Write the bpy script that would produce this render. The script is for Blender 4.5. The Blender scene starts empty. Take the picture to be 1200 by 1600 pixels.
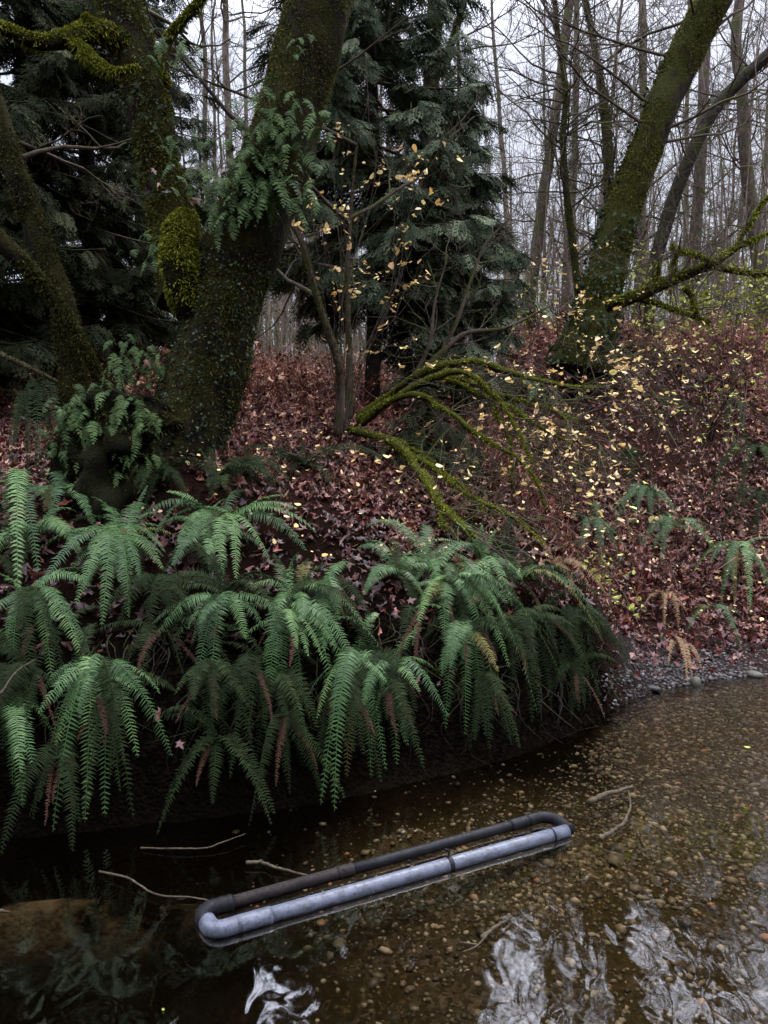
import bpy, math, random
import numpy as np
from mathutils import noise as mnoise, Vector

C = bpy.context.scene
COL = C.collection
R = math.radians

# ------------------------------------------------------------------ camera
CAM = np.array([0.0, 0.0, 2.0]); PITCH = R(4.0); LENS = 26.0
FPX = LENS / 36.0 * 1600.0
cd = bpy.data.cameras.new('camera'); cam = bpy.data.objects.new('camera', cd); COL.objects.link(cam)
cam.location = CAM; cam.rotation_euler = (R(90) - PITCH, 0, 0)
cd.lens = LENS; cd.sensor_width = 36.0; cd.sensor_fit = 'AUTO'; cd.clip_end = 400; cd.clip_start = 0.05
C.camera = cam

# ------------------------------------------------------------------ world, sun, exposure
SUN_EL, SUN_ROT = 58.0, 25.0
w = bpy.data.worlds.new('World'); C.world = w; w.use_nodes = True
nt = w.node_tree; nt.nodes.clear()
def wn(t, **k):
    n = nt.nodes.new(t)
    for a, b in k.items(): setattr(n, a, b)
    return n
sky = wn('ShaderNodeTexSky', sky_type='NISHITA', sun_disc=False, sun_elevation=R(SUN_EL), sun_rotation=R(SUN_ROT), dust_density=4.0)
tc = wn('ShaderNodeTexCoord'); sep = wn('ShaderNodeSeparateXYZ')
nt.links.new(tc.outputs['Generated'], sep.inputs[0])
rmp = wn('ShaderNodeValToRGB')          # overcast: dim towards the horizon, brightest overhead
_e = rmp.color_ramp.elements
while len(_e) < 6: _e.new(.5)
for _x, (_p, _v) in zip(_e, [(0, .115), (.3, .108), (.49, .147), (.57, .82), (.8, .85), (1, 1)]): _x.position = _p; _x.color = (_v, _v, _v, 1)
nt.links.new(sep.outputs['Z'], rmp.inputs['Fac'])
cn = wn('ShaderNodeTexNoise'); cn.inputs['Scale'].default_value = 2.2; cn.inputs['Detail'].default_value = 5
nt.links.new(tc.outputs['Generated'], cn.inputs['Vector'])
cm = wn('ShaderNodeMapRange'); cm.inputs['From Min'].default_value = 0.3; cm.inputs['From Max'].default_value = 0.7
cm.inputs['To Min'].default_value = 0.82; cm.inputs['To Max'].default_value = 1.12
nt.links.new(cn.outputs['Fac'], cm.inputs['Value'])
mu = wn('ShaderNodeMath', operation='MULTIPLY')
mu0 = wn('ShaderNodeMath', operation='MULTIPLY'); mu0.inputs[1].default_value = 28.0
nt.links.new(rmp.outputs[0], mu0.inputs[0]); nt.links.new(mu0.outputs[0], mu.inputs[0]); nt.links.new(cm.outputs[0], mu.inputs[1])
cc = wn('ShaderNodeVectorMath', operation='SCALE'); cc.inputs[0].default_value = (0.90, 0.95, 1.13)
nt.links.new(mu.outputs[0], cc.inputs['Scale'])
mx = wn('ShaderNodeMix', data_type='RGBA'); mx.inputs['Factor'].default_value = 0.9
nt.links.new(sky.outputs[0], mx.inputs['A']); nt.links.new(cc.outputs[0], mx.inputs['B'])
bg = wn('ShaderNodeBackground'); bg.inputs['Strength'].default_value = 0.13
nt.links.new(mx.outputs['Result'], bg.inputs['Color'])
wo = wn('ShaderNodeOutputWorld'); nt.links.new(bg.outputs[0], wo.inputs[0])

sd = bpy.data.lights.new('sun', 'SUN'); sd.energy = 1.5; sd.angle = R(18); sd.color = (1.0, 0.97, 0.93)
so = bpy.data.objects.new('sun', sd); COL.objects.link(so); so.location = (0, 0, 30)
sdir = Vector((math.sin(R(SUN_ROT)) * math.cos(R(SUN_EL)), math.cos(R(SUN_ROT)) * math.cos(R(SUN_EL)), math.sin(R(SUN_EL))))
so.rotation_euler = sdir.to_track_quat('Z', 'Y').to_euler()

C.render.engine = 'CYCLES'
C.view_settings.view_transform = 'Standard'; C.view_settings.look = 'None'
C.view_settings.exposure = 1.12; C.view_settings.gamma = 1.0
C.cycles.use_denoising = True
try: C.cycles.denoiser = 'OPENIMAGEDENOISE'
except Exception: pass
C.cycles.max_bounces = 5; C.cycles.diffuse_bounces = 2; C.cycles.glossy_bounces = 3
C.cycles.transparent_max_bounces = 8; C.cycles.transmission_bounces = 2
C.cycles.caustics_reflective = False; C.cycles.caustics_refractive = False

rng = np.random.default_rng(7)
random.seed(7)

# ------------------------------------------------------------------ pixel rays (1200 x 1600 photograph) used to read distances
CF = np.array([0, math.cos(PITCH), -math.sin(PITCH)]); CU = np.array([0, math.sin(PITCH), math.cos(PITCH)]); CR = np.array([1.0, 0, 0])
def ray(px, py):
    d = CF + CR * (px - 600) / FPX + CU * (800 - py) / FPX
    return d / d[1]
def P(px, py, Y): return CAM + ray(px, py) * Y
def W(px, py, z):
    d = ray(px, py); return CAM + d * ((z - CAM[2]) / d[2])

# ------------------------------------------------------------------ terrain
_tr = np.random.default_rng(3)
_fb = []
for o in range(5):
    for k in range(6):
        a = _tr.uniform(0, 2 * math.pi); f = 0.45 * 2 ** o * _tr.uniform(.8, 1.25)
        _fb.append((f * math.cos(a), f * math.sin(a), _tr.uniform(0, 6.28), 1.0 / 2 ** o / 6 ** .5))
def fbm(x, y, lo=0, hi=5):
    s = 0
    for (a, b, c, m) in _fb[lo * 6:hi * 6]: s = s + m * np.sin(a * x + b * y + c)
    return s
def sstep(a, b, x):
    t = np.clip((x - a) / (b - a), 0, 1); return t * t * (3 - 2 * t)
SX = [-60, -12, -6, -2.2, -1.2, -.2, .7, 1.5, 1.95, 2.25, 3.5, 6, 12, 60]
SY = [2.0, 2.6, 3.15, 3.75, 4.0, 4.3, 4.75, 5.3, 5.85, 6.2, 6.75, 7.2, 7.6, 8]
LD = [0, .10, .35, .6, 1.2, 2.0, 3.0, 6, 10, 16, 30, 120]; LZ = [-.02, .35, .80, 1.0, 1.35, 1.75, 2.1, 2.85, 3.5, 4.4, 5.0, 5.4]
RD = [0, .5, .9, 2, 4, 7, 8.5, 12, 20, 120]; RZ = [0, .07, .2, .8, 2.1, 4.0, 4.55, 4.8, 5.0, 5.4]
GY = [5.5, 6.3, 8, 12, 20]; GX = [1.95, 2.05, 2.0, 1.8, 3]
def shore_d(x, y):
    ys = (np.interp(x - .25, SX, SY) + np.interp(x, SX, SY) + np.interp(x + .25, SX, SY)) / 3
    s = (np.interp(x + .4, SX, SY) - np.interp(x - .4, SX, SY)) / .8
    return (y - ys) / np.sqrt(1 + s * s)
def terr(x, y):
    x = np.asarray(x, float); y = np.asarray(y, float)
    d = shore_d(x, y) + .06 * fbm(x * 2, y * 2, 0, 3)
    zl = np.interp(d, LD, LZ); zr = np.interp(d, RD, RZ)
    xg = np.interp(y, GY, GX)
    w_ = sstep(-.5, .7, x - xg)
    g = np.exp(-((x - xg) / .5) ** 2) * sstep(.6, 1.6, d) * (1 - sstep(4, 7, d))
    land = zl * (1 - w_) + zr * w_ - .35 * g
    bump = .05 * fbm(x, y) * sstep(.2, 1.5, d) + .25 * fbm(x * .2, y * .2, 0, 2) * sstep(6, 18, d)
    bank_rough = .085 * fbm(x * 3, y * 3, 0, 4) * (1 - w_) * (1 - sstep(.8, 1.6, d))
    bump = bump + .30 * np.exp(-(((x + 1.75) / .75) ** 2 + ((y - 6.05) / .5) ** 2))
    depth = .20 + (.055 - .20) * sstep(-.4, 1.6, x + .25 * (y - 3))
    silt = np.exp(-(((x + 1.5) / .75) ** 2 + ((y - 3.30 - .08 * (x + 1.5)) / .13) ** 2)) + .9 * np.exp(-(((x - .12) / .2) ** 2 + ((y - 3.85) / .17) ** 2))
    depth = np.maximum(depth - .16 * np.clip(silt, 0, 1), .02)
    bed = -np.minimum(-d * .55, depth) + .012 * fbm(x * 3, y * 3) * (1 - .6 * sstep(3, 6, np.abs(x)))
    z = np.where(d > 0, land + bump + bank_rough, bed)
    # the bank the photographer stands on, and an unseen hill added to block low sky
    nb = np.interp(1.4 - y + .05 * x, [-99, 0, .25, 1.5, 4, 9, 16, 30], [-9, -.12, .1, .35, .8, 3.6, 8.0, 9.0])
    return np.where(y < 2.2, np.maximum(z, nb), z)
def gz(x, y): return float(terr(x, y))
def G(px, py, lo=2.3, hi=60):
    d = ray(px, py)
    ts = np.concatenate([np.arange(lo, 16, .02), np.arange(16, hi, .1)])
    p = CAM[None] + ts[:, None] * d[None]
    k = np.nonzero(p[:, 2] < terr(p[:, 0], p[:, 1]))[0]
    if len(k) == 0: return p[-1]
    q = p[k[0]].copy(); q[2] = gz(q[0], q[1]); return q

# ------------------------------------------------------------------ mesh builder
class MB:
    def __init__(s): s.v = []; s.t = []; s.q = []; s.c = []; s.n = 0
    def add(s, v, tris=None, quads=None, c=0.5):
        v = np.asarray(v, np.float32).reshape(-1, 3)
        if tris is not None and len(tris): s.t.append(np.asarray(tris, np.int32).reshape(-1, 3) + s.n)
        if quads is not None and len(quads): s.q.append(np.asarray(quads, np.int32).reshape(-1, 4) + s.n)
        cc = np.asarray(c, np.float32)
        s.c.append(np.full(len(v), cc, np.float32) if cc.ndim == 0 else cc)
        s.v.append(v); s.n += len(v)
    def mesh(s, name, mat, off=(0, 0, 0), smooth=True):
        v = np.concatenate(s.v) - np.asarray(off, np.float32)
        t = np.concatenate(s.t) if s.t else np.zeros((0, 3), np.int32)
        q = np.concatenate(s.q) if s.q else np.zeros((0, 4), np.int32)
        me = bpy.data.meshes.new(name)
        me.vertices.add(len(v)); me.vertices.foreach_set('co', v.astype(np.float32).ravel())
        lo = np.concatenate([t.ravel(), q.ravel()]).astype(np.int32)
        me.loops.add(len(lo)); me.loops.foreach_set('vertex_index', lo)
        st = np.concatenate([np.arange(len(t)) * 3, len(t) * 3 + np.arange(len(q)) * 4]).astype(np.int32)
        me.polygons.add(len(st)); me.polygons.foreach_set('loop_start', st)
        me.polygons.foreach_set('use_smooth', np.full(len(st), smooth, bool))
        a = me.attributes.new('tint', 'FLOAT', 'POINT'); a.data.foreach_set('value', np.concatenate(s.c).astype(np.float32))
        me.update(calc_edges=True); me.validate()
        me.materials.append(mat)
        return me

def tagp(o, label, cat, group=None, kind=None):
    if label: o['label'] = label
    if cat: o['category'] = cat
    if group: o['group'] = group
    if kind: o['kind'] = kind
    return o
def wloc(o):
    p = np.zeros(3)
    while o is not None: p += np.array(o.location); o = o.parent
    return p
def thing(name, label, cat, loc, group=None):
    o = bpy.data.objects.new(name, None); COL.objects.link(o); o.location = [float(a) for a in loc]
    o.empty_display_size = .1
    return tagp(o, label, cat, group)
def part(name, mb, mat, parent, label=None, kind=None, smooth=True):
    if mb.n == 0: return None
    me = mb.mesh(name, mat, wloc(parent), smooth)
    o = bpy.data.objects.new(name, me); COL.objects.link(o); o.parent = parent
    return tagp(o, label, None, None, kind)
def single(name, mb, mat, label, cat, loc=(0, 0, 0), group=None, kind=None, smooth=True):
    me = mb.mesh(name, mat, loc, smooth)
    o = bpy.data.objects.new(name, me); COL.objects.link(o); o.location = [float(a) for a in loc]
    return tagp(o, label, cat, group, kind)
def dup(root, loc, rz=0, sc=1, label=None):
    r = root.copy(); COL.objects.link(r); r.location = [float(a) for a in loc]; r.rotation_euler = (0, 0, rz); r.scale = (sc, sc, sc)
    if label: r['label'] = label
    for ch in list(root.children):
        c = ch.copy(); COL.objects.link(c); c.parent = r
        for g in ch.children:
            d = g.copy(); COL.objects.link(d); d.parent = c
    return r

def norm(a): return a / (np.linalg.norm(a, axis=-1, keepdims=True) + 1e-9)
def catmull(pts, n):
    p = np.asarray(pts, float); m = len(p)
    if m < 3:
        t = np.linspace(0, 1, n)[:, None]; return p[0] * (1 - t) + p[-1] * t
    e = np.vstack([2 * p[0] - p[1], p, 2 * p[-1] - p[-2]])
    u = np.linspace(0, m - 1 - 1e-6, n); i = u.astype(int); t = (u - i)[:, None]
    a, b, c, d = e[i], e[i + 1], e[i + 2], e[i + 3]
    return .5 * ((2 * b) + (c - a) * t + (2 * a - 5 * b + 4 * c - d) * t * t + (3 * b - a - 3 * c + d) * t ** 3)
def frames(p):
    T = norm(np.gradient(p, axis=0)); n = len(p)
    ref = np.array([0, 0, 1.0]) if abs(T[0][2]) < .8 else np.array([1.0, 0, 0])
    N = np.zeros_like(p); a = np.cross(T[0], ref); a /= np.linalg.norm(a)
    for i in range(n):
        a = a - T[i] * np.dot(a, T[i]); a /= (np.linalg.norm(a) + 1e-9); N[i] = a
    return T, N, np.cross(T, N)
def tube(mb, p, r, k=6, rough=0.0, rf=3.0, seed=0, cap=True, c=.5):
    """a tapered tube along p; returns ring positions and outward normals for sampling"""
    p = np.asarray(p, float); n = len(p); r = np.broadcast_to(np.asarray(r, float), (n,)).copy()
    T, N, B = frames(p)
    a = np.arange(k) * 2 * math.pi / k
    nr = N[:, None] * np.cos(a)[None, :, None] + B[:, None] * np.sin(a)[None, :, None]
    rr = np.repeat(r[:, None], k, 1)
    if rough > 0:
        for i in range(n):
            for j in range(k):
                q = (p[i] + nr[i, j] * r[i]) * rf
                q = Vector((q[0] + seed * 7.1, q[1], q[2] * .6))
                rr[i, j] *= 1 + rough * (mnoise.noise(q) + .5 * mnoise.noise(q * 2.3) + .3 * mnoise.noise(q * 5.1))
    V = p[:, None] + nr * rr[..., None]
    i = np.arange(n - 1)[:, None]; j = np.arange(k)[None]
    q = np.stack([i * k + j, i * k + (j + 1) % k, (i + 1) * k + (j + 1) % k, (i + 1) * k + j], -1).reshape(-1, 4)
    vs = V.reshape(-1, 3); tr = []
    if cap:
        vs = np.vstack([vs, p[0], p[-1]]); jj = np.arange(k)
        tr = np.vstack([np.stack([(jj + 1) % k, jj, np.full(k, n * k)], -1), np.stack([(n - 1) * k + jj, (n - 1) * k + (jj + 1) % k, np.full(k, n * k + 1)], -1)])
    mb.add(vs, tr, q, c)
    return V, nr
def fuzz(mb, V, Nr, count, ln=.03, wd=.010, top=0.5, seed=1, clump=3.0, thr=-.2):
    """moss: short curved blades standing on a tube surface, denser on top and in patches"""
    g = np.random.default_rng(seed); n, k = V.shape[:2]
    m = count * 3
    i = g.integers(0, n - 1, m); j = g.integers(0, k, m); u = g.random((m, 1)); v = g.random((m, 1))
    p = (V[i, j] * (1 - u) + V[i + 1, j] * u) * (1 - v) + (V[i, (j + 1) % k] * (1 - u) + V[i + 1, (j + 1) % k] * u) * v
    nn = norm(Nr[i, j] * (1 - v) + Nr[i, (j + 1) % k] * v)
    pat = np.sin(p[:, 0] * clump * 2.1 + 1) + np.sin(p[:, 1] * clump * 1.7 + p[:, 2] * clump) + np.sin(p[:, 2] * clump * 2.9 + seed)
    ok = (pat * .33 + nn[:, 2] * top + g.normal(0, .25, m)) > thr
    p = p[ok][:count]; nn = nn[ok][:count]; m = len(p)
    if m == 0: return
    d = norm(nn + g.normal(0, .55, (m, 3)) + np.array([0, 0, -.15]))
    s = norm(np.cross(d, g.normal(0, 1, (m, 3)))); L = ln * g.uniform(.5, 1.5, (m, 1)); w_ = wd * g.uniform(.6, 1.4, (m, 1))
    mid = p + d * L * .5; tip = p + d * L + np.array([0, 0, -.3]) * L
    vs = np.stack([p - d * .006 - s * w_ * .5, p - d * .006 + s * w_ * .5, mid + s * w_ * .5, mid - s * w_ * .5, tip], 1)
    b = np.arange(m)[:, None] * 5
    mb.add(vs.reshape(-1, 3), b + np.array([3, 2, 4]), b + np.array([0, 1, 2, 3]), np.repeat(g.random(m), 5))
def leaves_at(mb, pos, size, tpl, seed=0, nrm=None, tilt=.5, tint=None, asp=(.8, 1.1), wrk=0.0):
    """place copies of a flat leaf template (verts, tris) at pos with random headings"""
    g = np.random.default_rng(seed); tv, tt = tpl; m = len(pos)
    if m == 0: return
    up = norm((np.array([[0, 0, 1.0]]) if nrm is None else nrm) + g.normal(0, tilt, (m, 3)))
    x = norm(np.cross(up, g.normal(0, 1, (m, 3)))); y = np.cross(up, x)
    s = (size * g.uniform(.45, 1.4, m))[:, None, None]; ay = g.uniform(*asp, (m, 1, 1)); bend = g.uniform(-1, 1, (m, 1, 1)) * wrk
    curl = g.uniform(-1.2, 2.4, (m, 1, 1))
    V = pos[:, None] + s * (tv[None, :, 0:1] * x[:, None] + ay * tv[None, :, 1:2] * y[:, None] + (tv[None, :, 2:3] * curl + bend * np.abs(tv[None, :, 1:2]) * .9 + bend * np.sin(tv[None, :, 0:1] * 4 + 9 * bend) * .25) * up[:, None])
    b = np.arange(m)[:, None, None] * len(tv)
    mb.add(V.reshape(-1, 3), (tt[None] + b).reshape(-1, 3), None, np.repeat(g.random(m) if tint is None else tint, len(tv)))
def fan(outline, zc=0.0):
    o = np.array(outline, float); n = len(o)
    v = np.vstack([[0, 0, zc], np.c_[o, .25 * (o[:, 0] ** 2 + o[:, 1] ** 2)]])
    return v, np.array([[0, i + 1, (i + 1) % n + 1] for i in range(n)])
def polar(rs): 
    n = len(rs); return [(r * math.cos(2 * math.pi * i / n + .01), r * math.sin(2 * math.pi * i / n + .01)) for i, r in enumerate(rs)]
MAPLE = fan([(-.40, 0), (-.42, .22), (-.52, .50), (-.20, .30), (.00, .48), (.18, .92), (.26, .52), (.36, .26), (.62, .30), (1.0, 0.05), (.60, -.22), (.34, -.24), (.30, -.55), (.14, -.86), (-.02, -.50), (-.22, -.30), (-.50, -.46), (-.40, -.20)])
OVATE = fan([(-.5, 0), (-.3, .3), (.1, .36), (.4, .2), (.62, 0), (.4, -.2), (.1, -.36), (-.3, -.3)])
LANCE = fan([(-.5, 0), (-.1, .14), (.5, 0), (-.1, -.14)])
IVY = fan([(-.4, .1), (-.35, .5), (0, .35), (.7, 0), (0, -.35), (-.35, -.5), (-.4, -.1)])
ROUND = fan(polar([.5] * 7))

# ------------------------------------------------------------------ materials
class NT:
    def __init__(s, name):
        s.m = bpy.data.materials.new(name); s.m.use_nodes = True; s.t = s.m.node_tree; s.t.nodes.clear()
        s.out = s.n('ShaderNodeOutputMaterial')
    def n(s, t, **k):
        x = s.t.nodes.new(t)
        for a, b in k.items(): setattr(x, a, b)
        return x
    def l(s, a, b): s.t.links.new(a, b)
    def pos(s): return s.n('ShaderNodeNewGeometry').outputs['Position']
    def noise(s, vec, scale, detail=4, rough=.55, dist=0):
        n = s.n('ShaderNodeTexNoise'); n.inputs['Scale'].default_value = scale; n.inputs['Detail'].default_value = detail
        n.inputs['Roughness'].default_value = rough; n.inputs['Distortion'].default_value = dist
        s.l(vec, n.inputs['Vector']); return n.outputs['Fac']
    def ramp(s, fac, stops):
        r = s.n('ShaderNodeValToRGB'); e = r.color_ramp.elements
        while len(e) < len(stops): e.new(.5)
        for i, (p, c) in enumerate(stops): e[i].position = p; e[i].color = (*c, 1)
        s.l(fac, r.inputs[0]); return r.outputs[0]
    def mix(s, f, a, b):
        m = s.n('ShaderNodeMix', data_type='RGBA')
        if isinstance(f, float): m.inputs['Factor'].default_value = f
        else: s.l(f, m.inputs['Factor'])
        for x, k in ((a, 'A'), (b, 'B')):
            if isinstance(x, tuple): m.inputs[k].default_value = (*x, 1)
            else: s.l(x, m.inputs[k])
        return m.outputs['Result']
    def math(s, op, a, b=0.0, clamp=False):
        m = s.n('ShaderNodeMath', operation=op, use_clamp=clamp)
        for i, x in enumerate((a, b)):
            if isinstance(x, (int, float)): m.inputs[i].default_value = x
            else: s.l(x, m.inputs[i])
        return m.outputs[0]
    def mapr(s, v, a, b, c=0.0, d=1.0):
        m = s.n('ShaderNodeMapRange'); s.l(v, m.inputs['Value'])
        for k, x in zip(('From Min', 'From Max', 'To Min', 'To Max'), (a, b, c, d)): m.inputs[k].default_value = x
        return m.outputs[0]
    def attr(s, name): return s.n('ShaderNodeAttribute', attribute_name=name).outputs['Fac']
    def bump(s, h, strength=.5, dist=.02):
        b = s.n('ShaderNodeBump'); b.inputs['Strength'].default_value = strength; b.inputs['Distance'].default_value = dist
        s.l(h, b.inputs['Height']); return b.outputs[0]
    def bsdf(s, col, rough=.6, spec=.3, normal=None, trans=None):
        b = s.n('ShaderNodeBsdfPrincipled'); b.inputs['Specular IOR Level'].default_value = spec
        if isinstance(col, tuple): b.inputs['Base Color'].default_value = (*col, 1)
        else: s.l(col, b.inputs['Base Color'])
        if isinstance(rough, float): b.inputs['Roughness'].default_value = rough
        else: s.l(rough, b.inputs['Roughness'])
        if normal is not None: s.l(normal, b.inputs['Normal'])
        o = b.outputs[0]
        if trans:
            t = s.n('ShaderNodeBsdfTranslucent')
            if isinstance(col, tuple): t.inputs[0].default_value = (*col, 1)
            else: s.l(col, t.inputs[0])
            m = s.n('ShaderNodeMixShader'); m.inputs[0].default_value = trans
            s.l(o, m.inputs[1]); s.l(t.outputs[0], m.inputs[2]); o = m.outputs[0]
        s.l(o, s.out.inputs['Surface']); return s.m

def leaf_mat(name, stops, rough=.45, spec=.4, trans=.15, objrand=.0):
    n = NT(name); f = n.attr('tint')
    if objrand:
        o = n.n('ShaderNodeObjectInfo').outputs['Random']
        f = n.math('ADD', n.math('MULTIPLY', f, 1 - objrand), n.math('MULTIPLY', o, objrand))
    return n.bsdf(n.ramp(f, stops), rough, spec, None, trans)
def bark_mat(name, dark, light, moss, amount=.5, scale=6.0, upw=.5, bump=.8, bd=.03):
    n = NT(name); p = n.pos()
    mp = n.n('ShaderNodeMapping'); mp.inputs['Scale'].default_value = (1, 1, .35); n.l(p, mp.inputs['Vector'])
    b1 = n.noise(mp.outputs[0], scale * 3, 6, .65); b2 = n.noise(p, scale * .7, 5, .6); b3 = n.noise(p, scale * 12, 3, .6)
    bark = n.ramp(b1, [(.35, dark), (.65, light)])
    nz = n.n('ShaderNodeSeparateXYZ'); n.l(n.n('ShaderNodeNewGeometry').outputs['Normal'], nz.inputs[0])
    f = n.math('ADD', b2, n.math('MULTIPLY', nz.outputs['Z'], upw * .3))
    f = n.mapr(n.math('ADD', f, n.math('MULTIPLY', b3, .25)), 1.0 - amount, 1.12 - amount)
    mossc = n.ramp(b3, [(.3, tuple(c * .55 for c in moss)), (.7, moss)])
    col = n.mix(f, bark, mossc)
    h = n.math('ADD', b1, n.math('MULTIPLY', b3, .5))
    return n.bsdf(col, .9, .08, n.bump(h, bump, bd))

M = {}
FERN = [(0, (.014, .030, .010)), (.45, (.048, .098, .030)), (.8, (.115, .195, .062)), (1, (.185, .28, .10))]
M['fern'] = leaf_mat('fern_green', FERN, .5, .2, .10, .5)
M['fern_dull_shade'] = leaf_mat('fern_dull_shaded_green', [(0, (.008, .013, .005)), (.7, (.020, .030, .011)), (1, (.055, .075, .028))], .7, .04, .10, .4)  # dull fronds, and lower bank shade put into a darker fern green
M['moss_mid'] = leaf_mat('moss_mid', [(0, (.030, .030, .005)), (.6, (.080, .080, .011)), (1, (.17, .16, .025))], .9, .1, .15)
M['fern_old'] = leaf_mat('yellowing_fern', [(0, (.05, .045, .012)), (1, (.15, .13, .035))], .6, .15, .1, .4)
M['fern_dead'] = leaf_mat('withered_fern', [(0, (.022, .010, .007)), (1, (.075, .034, .020))], .8, .1, .1, .4)
M['bracken'] = leaf_mat('withered_tan_fern', [(0, (.13, .075, .035)), (1, (.26, .16, .08))], .7, .2, .1)
M['polypody'] = leaf_mat('polypody_green', [(0, (.012, .024, .006)), (.5, (.046, .080, .022)), (1, (.12, .175, .055))], .6, .12, .12, .3)
M['litter'] = leaf_mat('wet_maple_leaves', [(0, (.012, .005, .004)), (.2, (.055, .020, .015)), (.4, (.18, .052, .040)), (.52, (.085, .042, .026)), (.66, (.20, .075, .048)), (.8, (.33, .16, .10)), (1, (.60, .38, .21))], .45, .4, .08)
M['redleaf'] = leaf_mat('red_maple_leaves', [(0, (.045, .010, .009)), (.7, (.10, .024, .018)), (1, (.19, .05, .03))], .4, .4, .1)
M['yellow'] = leaf_mat('yellow_leaves', [(0, (.72, .42, .12)), (.3, (.84, .60, .24)), (.6, (.86, .66, .30)), (.85, (.78, .48, .28)), (1, (.72, .70, .18))], .5, .3, .25)
M['lime'] = leaf_mat('yellow_green_leaves', [(0, (.22, .27, .04)), (.6, (.34, .36, .06)), (1, (.46, .42, .10))], .5, .3, .3)
M['cover'] = leaf_mat('ground_cover_green', [(0, (.03, .06, .03)), (1, (.10, .14, .07))], .5, .3, .1)
M['ivy'] = leaf_mat('ivy_green', [(0, (.008, .016, .007)), (.7, (.018, .034, .012)), (1, (.05, .085, .03))], .6, .15, .1)
M['moss'] = leaf_mat('moss', [(0, (.045, .050, .006)), (.5, (.13, .14, .013)), (1, (.27, .27, .03))], .9, .1, .2)
M['moss_dark'] = leaf_mat('moss_dark', [(0, (.014, .015, .004)), (.6, (.040, .040, .008)), (1, (.10, .095, .018))], .9, .1, .15)
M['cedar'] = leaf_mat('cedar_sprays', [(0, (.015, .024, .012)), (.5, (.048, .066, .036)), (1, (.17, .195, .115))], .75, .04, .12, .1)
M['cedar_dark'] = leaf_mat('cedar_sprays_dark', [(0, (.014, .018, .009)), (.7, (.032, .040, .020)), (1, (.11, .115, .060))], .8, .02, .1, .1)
M['under'] = leaf_mat('dry_brown_undergrowth', [(0, (.030, .010, .008)), (.3, (.19, .062, .044)), (.6, (.44, .19, .125)), (1, (.78, .52, .32))], .75, .2, .12)
M['twig'] = bark_mat('twig_bark', (.045, .032, .027), (.10, .075, .062), (.07, .08, .02), .35, 5, .4, .3, .01)
M['twig_far'] = bark_mat('far_bark', (.055, .040, .034), (.16, .122, .105), (.085, .09, .035), .40, 4.5, .3, 1.0, .05)
M['maple_bark'] = bark_mat('mossy_maple_bark', (.004, .0035, .003), (.022, .016, .009), (.030, .027, .006), .47, 5, .9, 1.0, .05)
M['mossy_bark'] = bark_mat('mossy_bark', (.010, .008, .006), (.040, .030, .020), (.042, .042, .008), .50, 5, 1.0, 1.0, .05)
M['limb_moss'] = bark_mat('bright_mossy_bark', (.020, .016, .010), (.05, .04, .025), (.075, .080, .010), .66, 6, 1.2, 1.0, .03)
M['stump_black'] = bark_mat('black_stump_wood', (.0015, .0013, .001), (.008, .006, .004), (.012, .012, .003), .40, 6, .9, 1.0, .05)  # stump wood set near black, darker than the maple bark
M['dark_bark'] = bark_mat('dark_bark', (.010, .008, .007), (.035, .028, .022), (.04, .045, .012), .35, 6, .4)
M['hazel_bark'] = bark_mat('hazel_bark', (.030, .022, .017), (.085, .062, .045), (.045, .045, .012), .38, 7, .4, .3, .008)

# ground: soil and leaf mould, gravel bar, stream bed (zones stored with the mesh, some with shade painted in)
n = NT('ground_soil'); p = n.pos()
a1 = n.noise(p, 22, 6, .7); a2 = n.noise(p, 2.2, 4); vor = n.n('ShaderNodeTexVoronoi'); vor.inputs['Scale'].default_value = 14; n.l(p, vor.inputs['Vector'])
soil = n.ramp(a1, [(.3, (.008, .005, .004)), (.55, (.028, .013, .010)), (.75, (.065, .028, .022))])
soil = n.mix(n.mapr(a2, .5, .62), soil, n.ramp(a1, [(.3, (.012, .010, .006)), (.7, (.05, .035, .022))]))
v2 = n.n('ShaderNodeTexVoronoi'); v2.inputs['Scale'].default_value = 42; n.l(p, v2.inputs['Vector'])
peb = n.ramp(v2.outputs['Color'], [(0, (.014, .011, .007)), (.5, (.045, .035, .022)), (1, (.13, .10, .07))])
bedc = n.mix(n.mapr(n.noise(p, 3, 5), .45, .6), n.ramp(a1, [(.3, (.020, .015, .007)), (.7, (.055, .041, .019))]), peb)
bedc = n.mix(n.attr('murk_shade'), bedc, (.004, .003, .002))
bedc = n.mix(n.math('MULTIPLY', n.attr('silt'), n.mapr(n.noise(p, 5, 6, .65), .44, .60)), bedc, n.ramp(n.noise(p, 9, 5), [(.3, (.062, .045, .025)), (.7, (.125, .094, .055))]))
dryg = n.ramp(v2.outputs['Color'], [(0, (.010, .008, .007)), (.6, (.026, .020, .018)), (1, (.055, .045, .040))])
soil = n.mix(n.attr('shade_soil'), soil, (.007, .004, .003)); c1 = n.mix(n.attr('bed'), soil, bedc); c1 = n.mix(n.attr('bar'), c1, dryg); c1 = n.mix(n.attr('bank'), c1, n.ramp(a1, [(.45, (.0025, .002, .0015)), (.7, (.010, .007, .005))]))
h = n.math('ADD', n.math('MULTIPLY', a1, 1.0), n.math('MULTIPLY', v2.outputs['Distance'], -.8))
_d = n.n('ShaderNodeBsdfDiffuse'); n.l(c1, _d.inputs['Color']); n.l(n.bump(h, .8, .03), _d.inputs['Normal']); n.l(_d.outputs[0], n.out.inputs['Surface']); M['ground'] = n.m

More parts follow.
